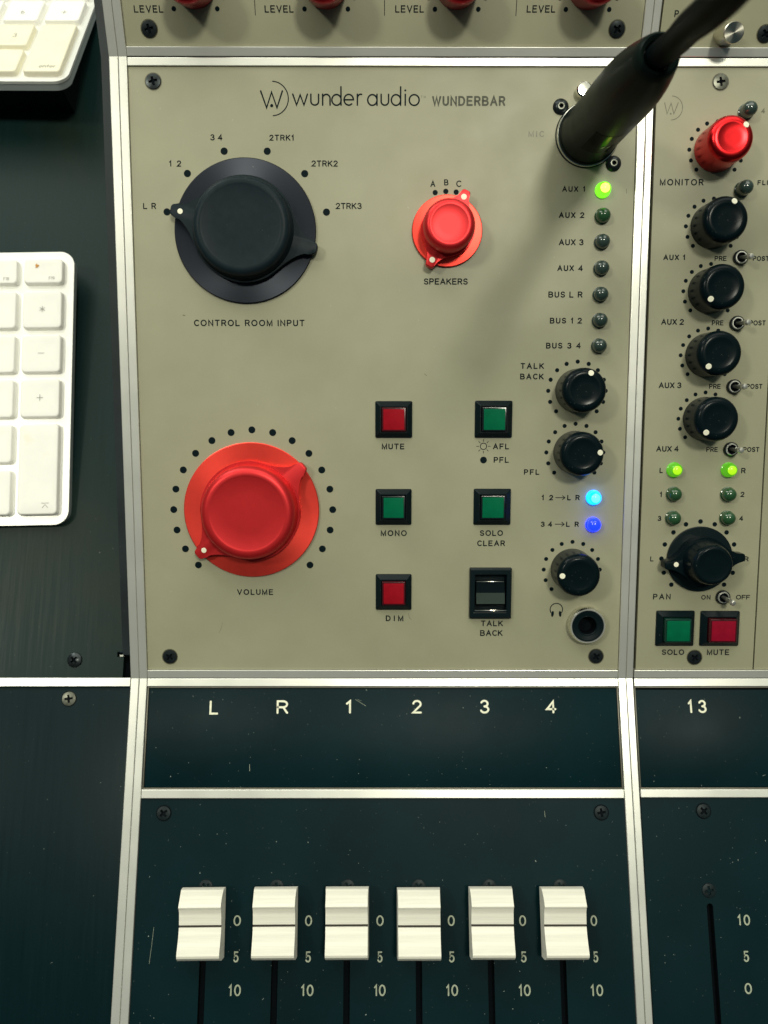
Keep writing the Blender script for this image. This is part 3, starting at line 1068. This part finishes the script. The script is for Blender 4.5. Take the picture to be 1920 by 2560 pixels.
part('lettering', LT['upper'], 'ink', upper, smooth=False)
part('lettering', LT['upper_b'], 'ink', upper_b, smooth=False)
part('lettering', LT['strip'], 'white_ink', strip, smooth=False)
part('lettering', LT['strip_b'], 'white_ink', strip_b, smooth=False)
part('lettering', LT['fad'], 'grey_ink', fad, smooth=False)
part('lettering', LT['fad_b'], 'grey_ink', fad_b, smooth=False)
LT['worn'].free()

# ------------------------------------------------------------------ screws of the panels
for i, (u, v) in enumerate(((-80.19, 214.43), (-80.34, 8.36), (80.44, 8.49), (80.3, 214.4))):
    add_screw(master, u, v, SCR[i % 3], CSINK)
add_screw(channel, 117.75, 214.53, SCR_GREY, CSINK)
add_screw(channel, 117.67, 8.07, SCR[1], CSINK)
for i, (u, v) in enumerate(((-80.31, 8.59), (80.26, 8.7))):
    add_screw(upper, u, v, SCR[i], CSINK)
add_screw(upper_b, 131.46, 7.39, SCR[2], CSINK)
for i, (u, v) in enumerate(((-80.33, -48.6), (80.19, -48.44))):
    add_screw(fad, u, v, SCR_BLK[i], CSINK_B)
for i, s in enumerate(SLOTS):
    add_screw(fad, s + 0.1, -73.9, SCR_BLK[i % 3], CSINK_B, -0.22)
add_screw(fad_b, 117.79, -47.91, SCR_BLK[0], CSINK_B)
add_screw(fad_b, 117.68, -75.24, SCR_BLK[1], CSINK_B, -0.1)

# ------------------------------------------------------------------ knobs of the wide module
pointer_knob(master, -48.87, 163.75, 25.1, 18.3, 17.0, 14.2, 10.9, 26.5, 2.1, 165.0, 'black_ano', 'black_disc',
             'big black input selector knob with a white-dotted pointer', rdot=22.9, mr=0.95)
pointer_knob(master, -48.41, 64.1, 24.9, 18.3, 17.0, 13.8, 11.6, 25.9, 2.2, 220.0, 'red', 'red_skirt',
             'big red volume knob with a white-dotted pointer', rdot=22.4, mr=0.95)
pointer_knob(master, 22.71, 163.9, 12.5, 9.4, 9.0, 6.6, 13.2, 14.6, 1.7, 63.0, 'red', 'red_skirt',
             'small red speaker selector knob', dots=2, zarm=5.0, rdot=12.0, mr=1.0)
small_knob(master, 70.53, 107.75, 72, label='black talkback level knob')
small_knob(master, 70.37, 85.36, 5, label='black knob above the cyan lamp')
small_knob(master, 70.41, 41.73, 180, label='black headphone level knob')
# channel knobs
small_knob(channel, 117.30, 191.89, 42, 'dark_red', 'red monitor knob', h=14.2, r=7.8, rf=5.0, rd=5.9)
small_knob(channel, 117.26, 165.74, 68)
small_knob(channel, 117.30, 143.18, 225)
small_knob(channel, 117.30, 120.51, 229)
small_knob(channel, 117.40, 97.67, 230)
pointer_knob(channel, 117.72, 45.85, 12.2, 8.9, 7.5, 5.8, 14.5, 14.8, 1.55, 186, 'plastic', 'bezel', 'black pan knob with a pointer', rdot=10.6, mr=0.9, zarm=6.2)
for u in LEVEL_U:
    small_knob(upper, u, 21.95, 80, 'crimson_knob', None, h=16.5, r=7.6, rf=5.2, rd=6.0)


def silver():
    bm = new()
    lathe(bm, [(3.45, 0), (3.45, 9.6), (3.2, 9.95), (0.05, 10.0)], 48)
    return mesh('knob', bm, 'steel')


put('knob', silver(), upper_b, (117.14, 7.2, 0), 0, 'small silver knob')

# ------------------------------------------------------------------ lamps
LM = [('led_green', 'lit green lamp', 'led_core'), ('led_dim', None, None)] + [('led_off', None, None)] * 5
for (u, v), (m, lab, core) in zip(((77.67, 178.05), (77.78, 169.13), (77.85, 160.21), (77.88, 151.06), (77.86, 141.9), (77.87, 132.78), (77.87, 123.76)), LM):
    lamp(master, u, v, m, lab, core=core)
lamp(master, 77.62, 68.79, 'led_cyan', 'lit cyan lamp', core='led_cyan_core')
lamp(master, 77.72, 58.75, 'led_blue', 'lit blue lamp')
for i, (u, v) in enumerate(((106.95, 79.06), (126.95, 79.07), (107.1, 70.11), (127.1, 70.01), (107.15, 61.23), (127.2, 61.23))):
    lamp(channel, u, v, 'led_mid' if i < 2 else 'led_dim', 'lit green lamp' if i < 2 else None, core='led_mid_core' if i < 2 else None)
for (u, v) in ((127.01, 204.5), (126.95, 178.3)):
    lamp(channel, u, v, 'led_off', 'dark push lamp', h=6.0)

# ------------------------------------------------------------------ buttons
BT = [(-2.83, 103.99, 10.64, 90.69), (-2.73, 71.89, 10.51, 58.61), (-2.69, 40.05, 10.65, 26.5), (33.48, 104.18, 47.09, 90.71),
      (33.45, 72.02, 47.11, 58.63), (102.52, 26.16, 116.88, 12.64), (119.13, 26.05, 133.81, 12.64)]
LB = [('lens_red', 'rim_red', 'red mute button'), ('lens_green', 'rim_dark', 'green mono button'), ('lens_red', 'rim_red', 'red dim button'),
      ('lens_green', 'rim_dark', 'green listen button'), ('lens_green', 'rim_dark', 'green solo clear button'),
      ('lens_green', 'rim_green', 'green solo button'), ('lens_crimson', 'rim_red', 'crimson mute button')]
for i, (r, (f_, m_, lab)) in enumerate(zip(BT, LB)):
    push_button(master if i < 5 else channel, r, f_, m_, lab, 3.3 if i < 5 else 4.3)

# rocker switch
u0, vt, u1, vb = 32.29, 42.57, 47.86, 23.44
cu, cv, hw, hh = (u0 + u1) / 2, (vt + vb) / 2, (u1 - u0) / 2, (vt - vb) / 2
bm = new()
lv = []
for z, ix, iy in ((0, 0, 0), (1.5, 0, 0), (2.1, 0.35, 0.7), (2.1, 1.75, 2.2), (1.9, 1.9, 2.5), (-1.5, 1.95, 2.6)):
    lv.append([bm.verts.new((x, y, z)) for x, y in rrect(-hw + ix, hw - ix, -hh + iy, hh - iy, 0.35, 3)])
for i in range(len(lv) - 1):
    n = len(lv[i])
    for k in range(n):
        bm.faces.new((lv[i][k], lv[i][(k + 1) % n], lv[i + 1][(k + 1) % n], lv[i + 1][k]))
bm.faces.new(lv[-1])
rk = part('rocker_switch', bm, 'bezel', master, (cu, cv, 0), angle=25, label='black talkback rocker switch')
bm = new()
prof = [(4.3, -1.2), (4.0, 0.2), (0.1, 1.1), (-3.9, 2.0), (-4.6, 1.2), (-5.2, -1.2)]
W2 = hw - 2.5
A_ = [bm.verts.new((-W2, y, z)) for y, z in prof]
B_ = [bm.verts.new((W2, y, z)) for y, z in prof]
for i in range(len(prof) - 1):
    f = bm.faces.new((A_[i], A_[i + 1], B_[i + 1], B_[i]))
    f.material_index = 1 if i == 2 else 0  # lower facet coloured lighter, as if the light catches it
bm.faces.new(list(reversed(A_)))
bm.faces.new(B_)
bmesh.ops.recalc_face_normals(bm, faces=bm.faces)
part('rocker', bm, ['rocker_black', 'rocker_lit'], rk, smooth=False)
bm = new()
box(bm, -hw + 1.9, hw - 1.9, -6.65, -6.25, 1.4, 2.25, 0.1)
box(bm, -hw + 2.6, hw - 2.6, 4.05, 4.25, -0.2, 0.35, 0.05)
part('bright_edge', bm, 'chrome', rk)

# headphone socket
def jackf():
    bm = new()
    seg = 180
    lathe(bm, [(6.95, 0), (6.95, 3.1), (6.5, 3.85), (6.4, 4.0), (5.95, 4.0), (5.9, 3.4)], seg, cap_top=False, mats=[1, 1, 0, 0, 0],
          rfun=lambda i, a: 1 + (0.022 * (1 if int(a / (2 * pi) * 60 * 2 + .01) % 2 else -1) if i < 2 else 0))
    return mesh('headphone_socket', bm, ['nickel', 'chrome'], angle=30)


jk = put('headphone_socket', jackf(), master, (76.1, 21.1, 0), 0, 'headphone socket with a knurled bright ring')
bm = new()
lathe(bm, [(5.92, 3.3), (5.8, 3.85), (5.2, 3.9), (4.0, 3.3), (3.6, 3.35), (3.35, 3.1), (3.3, -3.0)], 60, mats=[0, 0, 0, 0, 0, 1], cap_top=False)
disc(bm, 0, 0, 3.3, -2.0, 40, 1)
part('bushing', bm, ['bezel', 'void'], jk)

# microphone socket on the panel: shell behind the plug, latch and two socket screws
bm = new()
lathe(bm, [(11.15, 0.0), (11.15, 0.4), (11.0, 0.5), (10.7, 0.5)], 80)
sk = part('microphone_socket', bm, 'bezel', master, (71.61, 196.68, 0), label='black microphone socket under the plug')
bm = new()
lathe(bm, [(2.7, 0), (2.7, 3.3), (2.2, 3.8), (0.1, 3.9)], 32)
part('latch', bm, 'chrome', sk, (-2.0, 14.2, 0), label='bright metal release latch')


def hexs():
    bm = new()
    lathe(bm, [(2.75, 0), (2.72, 0.35), (2.2, 0.95), (1.5, 1.35), (1.15, 1.4), (0.8, 1.4), (0.75, 0.2), (0.05, 0.2)], 48, mats=[0, 0, 0, 0, 1, 2, 2, 2])
    return mesh('socket_screw', bm, ['screw', 'screw_grey', 'void'])


HX = hexs()
for (u, v) in ((62.12, 206.2), (81.17, 187.09)):
    put('socket_screw', HX, sk, (u - 71.61, v - 196.68, 0.02))

# toggle switches
TG = [((127.59, 154.86), (1.6, -0.7)), ((127.46, 131.85), (1.9, -0.3)), ((127.46, 109.27), (1.8, -0.15)), ((127.44, 86.57), (1.7, -0.1)), ((127.12, 31.36), (2.0, -0.8))]


def tgbase():
    bm = new()
    lathe(bm, [(2.65, 0), (2.65, 0.9), (2.35, 1.25), (2.2, 1.25), (2.0, 1.5), (1.75, 1.5), (1.7, 0.3)], 48, mats=[0, 0, 0, 1, 1, 2, 2], cap_top=False)
    disc(bm, 0, 0, 1.72, 0.35, 30, 2)
    return mesh('toggle_switch', bm, ['screw', 'nickel', 'void'])


def tglever(dx, dy):
    bm = new()
    ax = Vector((dx * 0.72, dy, 6.6))
    L = ax.length
    prof = [(0.62, 0.0), (0.72, L * 0.35), (1.0, L * 0.78), (1.16, L * 0.9), (1.1, L * 0.97), (0.75, L * 1.03), (0.1, L * 1.05)]
    lathe(bm, prof, 28, mats=[0, 0, 1, 1, 1, 1])
    bmesh.ops.rotate(bm, matrix=ax.to_track_quat('Z', 'Y').to_matrix(), verts=bm.verts)
    bmesh.ops.translate(bm, vec=(0, 0, 0.5), verts=bm.verts)
    return mesh('lever', bm, ['lever_grey', 'nickel'])


TB = tgbase()
for (u, v), (dx, dy) in TG:
    t = put('toggle_switch', TB, channel, (u, v, 0))
    put('lever', tglever(dx, dy), t)

# ------------------------------------------------------------------ fader caps
def fader_bm():
    bm = new()
    w0 = 7.35
    top = []
    prof = [(11.7, 3.0), (11.75, 5.6), (11.5, 6.6), (10.6, 7.7), (9.2, 9.0), (7.8, 10.1), (6.7, 10.75), (6.35, 10.6), (6.1, 10.05), (4.6, 9.2), (4.3, 9.12), (2.4, 8.78), (0.5, 8.5),
            (0.35, 8.1), (-0.35, 8.1), (-0.5, 8.45), (-2.0, 8.7), (-4.0, 9.3), (-6.0, 10.1), (-7.6, 10.9), (-8.8, 11.2), (-9.6, 10.9), (-10.3, 10.0), (-11.0, 8.4), (-11.4, 6.8), (-11.45, 3.0)]
    n = len(prof)
    for sgn in (-1, 1):
        row = []
        for y, z in prof:
            fl = 0.35 * max(0, (9 - z)) / 6
            row.append(bm.verts.new((sgn * (w0 + fl), y, z)))
        top.append(row)
    for i in range(n - 1):
        f = bm.faces.new((top[0][i], top[0][i + 1], top[1][i + 1], top[1][i]))
        f.material_index = 1 if i == 13 else 0
    bm.faces.new(top[0])
    bm.faces.new(list(reversed(top[1])))
    bm.faces.new((top[0][0], top[1][0], top[1][-1], top[0][-1]))
    bmesh.ops.recalc_face_normals(bm, faces=bm.faces)
    return bm


FB = fader_bm()
FM = mesh('fader_cap', FB, ['fader', 'fader_line'], angle=22)
FS = new()
box(FS, -0.9, 0.9, -3, 3, -4.0, 3.4)
FSM = mesh('stem', FS, 'bezel')
for i, s in enumerate(SLOTS):
    dy = (-0.1, 0.1, 0.15, -0.15, 0.15, 0.1)[i]
    fc = put('fader_cap', FM, fad, (s + (.25, .4, .15, -.1, -.1, -.25)[i], -85.0 + dy, 0), radians((0.5, 0.35, 0.2, 0.1, 0.0, 0.1)[i]))
    put('stem', FSM, fc)

# ================================================================== MICROPHONE CABLE
base = Vector((71.61, 196.68 * cos(ALPHA), 196.68 * sin(ALPHA)))
tip = Vector((72.0, 158.5, 134.7))
ax = tip - base
AL = ax.length
cable = empty('microphone_cable', 'black microphone plug and cable plugged into the socket of the wide module', 'microphone cable',
              Matrix.Translation(base * MM))
QZ = ax.to_track_quat('Z', 'Y').to_matrix()


def along(bm):
    bmesh.ops.rotate(bm, matrix=QZ, verts=bm.verts)
    return bm


s = AL / 78.0
bm = new()
lathe(bm, [(10.45, 0.6), (10.45, 3.4), (10.3, 3.7), (10.05, 3.8), (9.75, 8), (9.45, 30 * s), (9.35, 42 * s), (9.2, 50 * s), (8.85, 57 * s), (8.2, 63.5 * s), (7.3, 69.5 * s), (6.3, 75 * s), (5.6, 78 * s),
           (5.0, 78.5 * s), (3.9, 77.5 * s), (3.6, 74 * s)], 96)
plug = part('plug', along(bm), 'connector', cable, angle=40)
bm = new()
lathe(bm, [(10.85, 0.5), (10.9, 1.5), (10.7, 1.9), (10.4, 2.0)], 96, cap_top=False)
part('collar', along(bm), 'chrome', plug, label='bright thin ring at the foot of the plug')
def PH(world_deg):
    d = QZ.transposed() @ Vector((cos(radians(world_deg)), sin(radians(world_deg)), 0))
    return math.degrees(math.atan2(d.y, d.x))


# glossy label on the side of the shell, with two small marks
bm = new()
rows = []
nz, na = 6, 10
for i in range(nz + 1):
    z = (16.0 + 19.0 * i / nz) * s
    r = 9.75 - 0.3 * (z / s - 8) / 22 + 0.10
    rows.append([bm.verts.new((r * cos(radians(t)), r * sin(radians(t)), z)) for t in [PH(238) + 54 * k / na for k in range(na + 1)]])
for i in range(nz):
    for k in range(na):
        bm.faces.new((rows[i][k], rows[i][k + 1], rows[i + 1][k + 1], rows[i + 1][k]))
part('shell_label', along(bm), 'label_black', plug, label='glossy black label with two small white marks')
bm = new()
for t0 in (PH(267), PH(277)):
    v = []
    for dt, z in ((0, 22.0), (3.5, 22.0), (6, 24.0), (3, 24.0)):
        r = 9.74
        v.append(bm.verts.new((r * cos(radians(t0 + dt)), r * sin(radians(t0 + dt)), z * s)))
    bm.faces.new(v)
part('emblem', along(bm), 'white_ink', plug)
# the lead itself
P_ = [Vector((72.0, 159.2, 133.0)), Vector((71.3, 151.0, 148.0)), Vector((66.6, 137.5, 168.0)), Vector((59.9, 116.5, 198.0)), Vector((58.0, 104.0, 224.0)),
      Vector((72.0, 103.0, 252.0)), Vector((110.0, 120.0, 275.0)), Vector((170.0, 150.0, 285.0)), Vector((260.0, 190.0, 280.0))]


def catmull(P, n=10):
    out = []
    Q = [P[0] * 2 - P[1]] + P + [P[-1] * 2 - P[-2]]
    for i in range(1, len(Q) - 2):
        for k in range(n):
            t = k / n
            a, b, c, d = Q[i - 1], Q[i], Q[i + 1], Q[i + 2]
            out.append(0.5 * ((2 * b) + (c - a) * t + (2 * a - 5 * b + 4 * c - d) * t * t + (3 * b - a - 3 * c + d) * t ** 3))
    out.append(P[-1])
    return out


def tube(bm, pts, r, seg=24):
    rings = []
    up = Vector((1, 0, 0))
    for i, p in enumerate(pts):
        t = (pts[min(i + 1, len(pts) - 1)] - pts[max(i - 1, 0)]).normalized()
        up = (up - t * up.dot(t)).normalized()
        bn = t.cross(up)
        rings.append([bm.verts.new(p + (up * cos(2 * pi * k / seg) + bn * sin(2 * pi * k / seg)) * r) for k in range(seg)])
    for i in range(len(rings) - 1):
        for k in range(seg):
            bm.faces.new((rings[i][k], rings[i][(k + 1) % seg], rings[i + 1][(k + 1) % seg], rings[i + 1][k]))
    bm.faces.new(list(reversed(rings[0])))
    bm.faces.new(rings[-1])
    bmesh.ops.recalc_face_normals(bm, faces=bm.faces)


bm = new()
tube(bm, [p - base for p in catmull(P_)], 3.45)
part('lead', bm, 'rubber', cable)

# ================================================================== KEYBOARDS
PT = 19.05


def key_mesh(w, h, m, hgt=2.3, r=1.7):
    def f():
        bm = new()
        lv = []
        for z, ins in ((-hgt, -0.15), (-0.75, 0.0), (-0.35, 0.12), (-0.1, 0.35), (0.0, 0.75)):
            lv.append([bm.verts.new((x, y, z)) for x, y in rrect(ins, w - ins, ins, h - ins, r - ins * 0.4, 6)])
        for i in range(len(lv) - 1):
            n = len(lv[i])
            for k in range(n):
                bm.faces.new((lv[i][k], lv[i][(k + 1) % n], lv[i + 1][(k + 1) % n], lv[i + 1][k]))
        c = bm.verts.new((w / 2, h / 2, -0.28))
        n = len(lv[-1])
        inner = [bm.verts.new((w / 2 + (v.co.x - w / 2) * 0.72, h / 2 + (v.co.y - h / 2) * 0.72, -0.16)) for v in lv[-1]]
        for k in range(n):
            bm.faces.new((lv[-1][k], lv[-1][(k + 1) % n], inner[(k + 1) % n], inner[k]))
            bm.faces.new((inner[k], inner[(k + 1) % n], c))
        return mesh('key', bm, m, angle=45)
    return cached(('key', w, h, m, hgt), f)


KW = 16.25


def keyboard(name, label, matrix, keys, rect, m, hgt, thick, margin):
    kb = empty(name, label, 'keyboard', matrix, 'white keyboards')
    x0, x1, y0, y1 = rect
    bm = new()
    prism(bm, rrect(x0, x1, y0, y1, 6.0, 10), -hgt - 1.3, -hgt, 0.35)
    part('top_plate', bm, 'kb_alu', kb)
    bm = new()
    prism(bm, rrect(x0 + 0.25, x1 - 0.25, y0 + 0.25, y1 - 0.25, 5.8, 10), -hgt - thick, -hgt - 1.32, 0.0)
    part('case', bm, 'kb_side', kb)
    for kx, ky, w, h, leg, yel in keys:
        k = put('key', key_mesh(w, h, 'key_yellow' if yel else m, hgt), kb, (kx, ky, 0))
        # printed legend on the key top
        if leg:
            bm = new()
            for st, pw in leg:
                stroke(bm, st, pw, -0.02)
            part('legend', bm, 'key_ink', k, smooth=False)
    return kb


def glyph(s, cx, cy, cap, pen=0.22):
    out = []
    x = cx
    for c in s:
        w = max(p[0] for st in GL[c] for p in st) * cap
        for st in GL[c]:
            out.append(([(x + p[0] * cap, cy + p[1] * cap) for p in st], pen))
        x += w + 0.25 * cap
    return out


def sig(c, cx, cy, r=1.25, pen=0.22):
    if c == '*':
        return [([(cx - r * cos(a), cy - r * sin(a)), (cx + r * cos(a), cy + r * sin(a))], pen) for a in (pi / 2, pi / 6, -pi / 6)]
    if c == '-':
        return [([(cx - r, cy), (cx + r, cy)], pen)]
    if c == '+':
        return [([(cx - r, cy), (cx + r, cy)], pen), ([(cx, cy - r), (cx, cy + r)], pen)]
    if c == 'enter':
        return [([(cx - 1.4, cy + 1.5), (cx + 1.4, cy + 1.5)], pen), ([(cx - 1.1, cy - .4), (cx, cy + .9), (cx + 1.1, cy - .4)], pen)]
    return []


GL['F'] = GL['F']
GL['9'] = [arc(.27, .68, .26, .32, 90, 450, 20), arc(.2, .5, .33, .5, 20, -80, 10)]
GL['6'] = [arc(.27, .32, .27, .32, 90, 450, 20), arc(.34, .5, .34, .5, 100, 180, 8)]
GL['.'] = [[(0, 0), (0.02, 0.06)]]
GL['='] = [[(0, .3), (.5, .3)], [(0, .6), (.5, .6)]]
GL['/'] = [[(0, 0), (.4, 1)]]
GL['7'] = [[(0, 1), (.5, 1), (.2, 0)]]
ox = -KW
keysA = []
rowsA = [(2 * PT + 0.5, 10.7, ('F18', 'F19')), (PT, KW, ('/', '*')), (0, KW, ('9', '-')), (-PT, KW, ('6', '+'))]
for y, h, (lf, rt) in rowsA:
    if rt in '*-+':
        leg = sig(rt, KW / 2, KW / 2 + 0.2)
    else:
        leg = glyph(rt, KW - 5.6, 1.6, 1.25, 0.16)
    keysA.append((ox, y, KW, h, leg, False))
    leg = glyph(lf, KW - 5.6, 1.6, 1.25, 0.16) if lf == 'F18' else glyph(lf, KW / 2 - .7, KW / 2 - 1.2, 2.5, 0.22)
    keysA.append((ox - PT, y, KW, h, leg, False))
    keysA.append((ox - 2 * PT, y, KW, h, None, False))
keysA.append((ox, -3 * PT - 2.5, KW, KW + PT + 2.5, sig('enter', KW - 4.8, 3.2), False))
keysA.append((ox - PT, -2 * PT, KW, KW, glyph('3', KW / 2 - .7, KW / 2 - 1.2, 2.5, 0.22), False))
keysA.append((ox - PT, -3 * PT - 2.5, KW, KW + 2.5, None, False))
keysA.append((ox - 2 * PT, -2 * PT, KW, KW, glyph('2', KW / 2 - .7, KW / 2 - 1.2, 2.5, 0.22), False))
keysA.append((ox - 3 * PT, -3 * PT - 2.5, KW + PT, KW + 2.5, None, False))
for c in (3, 4, 5):
    for y, h in ((2 * PT + 0.5, 10.7), (PT, KW), (0, KW), (-PT, KW), (-2 * PT, KW)) + (((-3 * PT - 2.5, KW + 2.5),) if c > 3 else ()):
        keysA.append((ox - c * PT, y, KW, h, None, False))
RA = Matrix.Rotation(radians(4.84), 4, 'X') @ Matrix.Rotation(radians(0.6), 4, 'Y') @ Matrix.Rotation(radians(1.2), 4, 'Z')
kbA = keyboard('keyboard', 'white keyboard lying flat on the black shelf, number pad end showing',
               Matrix.Translation(Vector((-134.5, 125.2, -7.57)) * MM) @ RA, keysA,
               (-125, 3.9, -3 * PT - 6.5, 2 * PT + 15.4), 'key', 2.7, 4.2, 4)
bm = new()
f = bm.faces.new([bm.verts.new((-10.9 + (0.75 + 0.3 * sin(3 * t + 1)) * cos(t), 2 * PT + 8.2 + (0.8 + 0.25 * sin(5 * t)) * sin(t) * 1.1, -0.05)) for t in [2 * pi * k / 22 for k in range(22)]])
part('brown_speck', bm, 'rust', kbA, smooth=False)
# rear feet lift the back of the keyboard off the shelf
for fx in (-20, -100):
    bm = new()
    lathe(bm, [(3, -17.2 if False else -15.8), (3, -6.85)], 24, cap_bot=True)
    part('foot', bm, 'kb_side', kbA, (fx, 38, 0))

keysB = []
for r_, (lf, rt) in ((2, ('6', '+')), (3, ('9', '-')), (4, ('/', '*'))):
    keysB.append((0, r_ * PT, KW, KW, sig(rt, KW / 2, KW / 2 - 1.5), False))
    keysB.append((-PT, r_ * PT, KW, KW, glyph(lf, KW / 2 - .7, KW / 2 - 2.8, 2.5, 0.24), False))
    keysB.append((-2 * PT, r_ * PT, KW, KW, None, False))
ent = []
x = 6.8
for c in 'enter':
    if c == 'e':
        st = [[(0, .5), (.9, .5)] + arc(.45, .5, .45, .5, 0, 300, 12)]
        w = .9
    elif c == 'n':
        st = [[(0, 0), (0, 1)], [(0, .55)] + arc(.4, .6, .4, .4, 180, 0, 8) + [(.8, 0)]]
        w = .8
    elif c == 't':
        st = [[(.3, 1.4), (.3, 0)], [(0, 1), (.6, 1)]]
        w = .6
    else:
        st = [[(0, 0), (0, 1)], [(0, .6), (.5, .95)]]
        w = .5
    for q in st:
        ent.append(([(x + p[0] * 1.35, 2.6 + p[1] * 1.5) for p in q], 0.24))
    x += w * 1.35 + 0.5
keysB.append((0, 0, KW, KW + PT, ent, True))
keysB.append((-PT, 0, KW, KW, None, True))
keysB.append((-PT, PT, KW, KW, glyph('3', KW / 2 + .3, KW / 2 - 1.8, 2.6, 0.24), True))
keysB.append((-2 * PT, PT, KW, KW, None, True))
keysB.append((-3 * PT, 0, KW + PT, KW, None, True))
for c in (3, 4, 5):
    for r_ in range(0 if c > 3 else 1, 5):
        keysB.append((-c * PT, r_ * PT, KW, KW, None, False))
RB = Matrix.Rotation(radians(-18.77), 4, 'X') @ Matrix.Rotation(radians(-1.31), 4, 'Y') @ Matrix.Rotation(radians(-2.28), 4, 'Z')
MB_ = Matrix.Translation(Vector((-154.42, 254.4, 9.69)) * MM) @ RB
kbB = keyboard('keyboard', 'yellowed white keyboard sloping away behind the flat one, enter key in front', MB_, keysB,
               (-125, KW + 3.1, -3.5, 5 * PT + 15), 'key', 2.4, 4.4, 4)
# the dark block the sloping keyboard rests on
st = empty('keyboard_stand', 'black block under the sloping keyboard, nearly lost in shadow', 'keyboard stand')
bm = new()
cor = []
for x, y in ((-115, 4), (KW - 4, 4), (KW - 4, 2.35 * PT), (-115, 2.35 * PT)):
    p = MB_ @ (Vector((x, y, -6.9)) * MM)
    cor.append(p / MM)
lo = [bm.verts.new((p.x, p.y, -18.9)) for p in cor]
hi = [bm.verts.new(p) for p in cor]
bm.faces.new(hi)
bm.faces.new(list(reversed(lo)))
for i in range(4):
    j = (i + 1) % 4
    bm.faces.new((lo[i], lo[j], hi[j], hi[i]))
bmesh.ops.recalc_face_normals(bm, faces=bm.faces)
part('block', bm, 'stand', st, smooth=False)

# ------------------------------------------------------------------ wear: a few hairs and scratches that lie on the plates
def marks(name, parent, m, items, z):
    bm = new()
    for i, (pts, w) in enumerate(items):
        stroke(bm, pts, w, z + 0.004 * i)
    part(name, bm, m, parent, smooth=False)


marks('hair', master, 'ink_soft', [([(-77 + 15.2, 17.5), (-61.0, 18.6), (-60.5, 20.2), (-60.3, 21.6)], 0.07), ([(15.0, 113.8), (15.9, 113.1)], 0.14),
                                   ([(-72.0, 134.6), (-71.3, 134.5)], 0.2), ([(9.6, 25.0), (9.9, 23.4), (10.8, 22.6)], 0.08), ([(88.0 - 1.9, 178.6), (86.2, 177.0)], 0.12)], 0.045)
marks('scratch', strip, 'grey_ink', [([(-10.4, -7.9), (-6.4, -10.3)], 0.10), ([(-9.6, -7.8), (-8.2, -8.4)], 0.07), ([(-49.5, -31.5), (-49.4, -33.8)], 0.13)], -0.33)
marks('scratch', fad, 'grey_ink', [([(-81.9, -87.5), (-82.4, -94.0), (-82.9, -99.5)], 0.08), ([(71.5, -97.0), (71.3, -99.0)], 0.08), ([(59.5, -50.0), (59.4, -47.9)], 0.09)], 0.012)
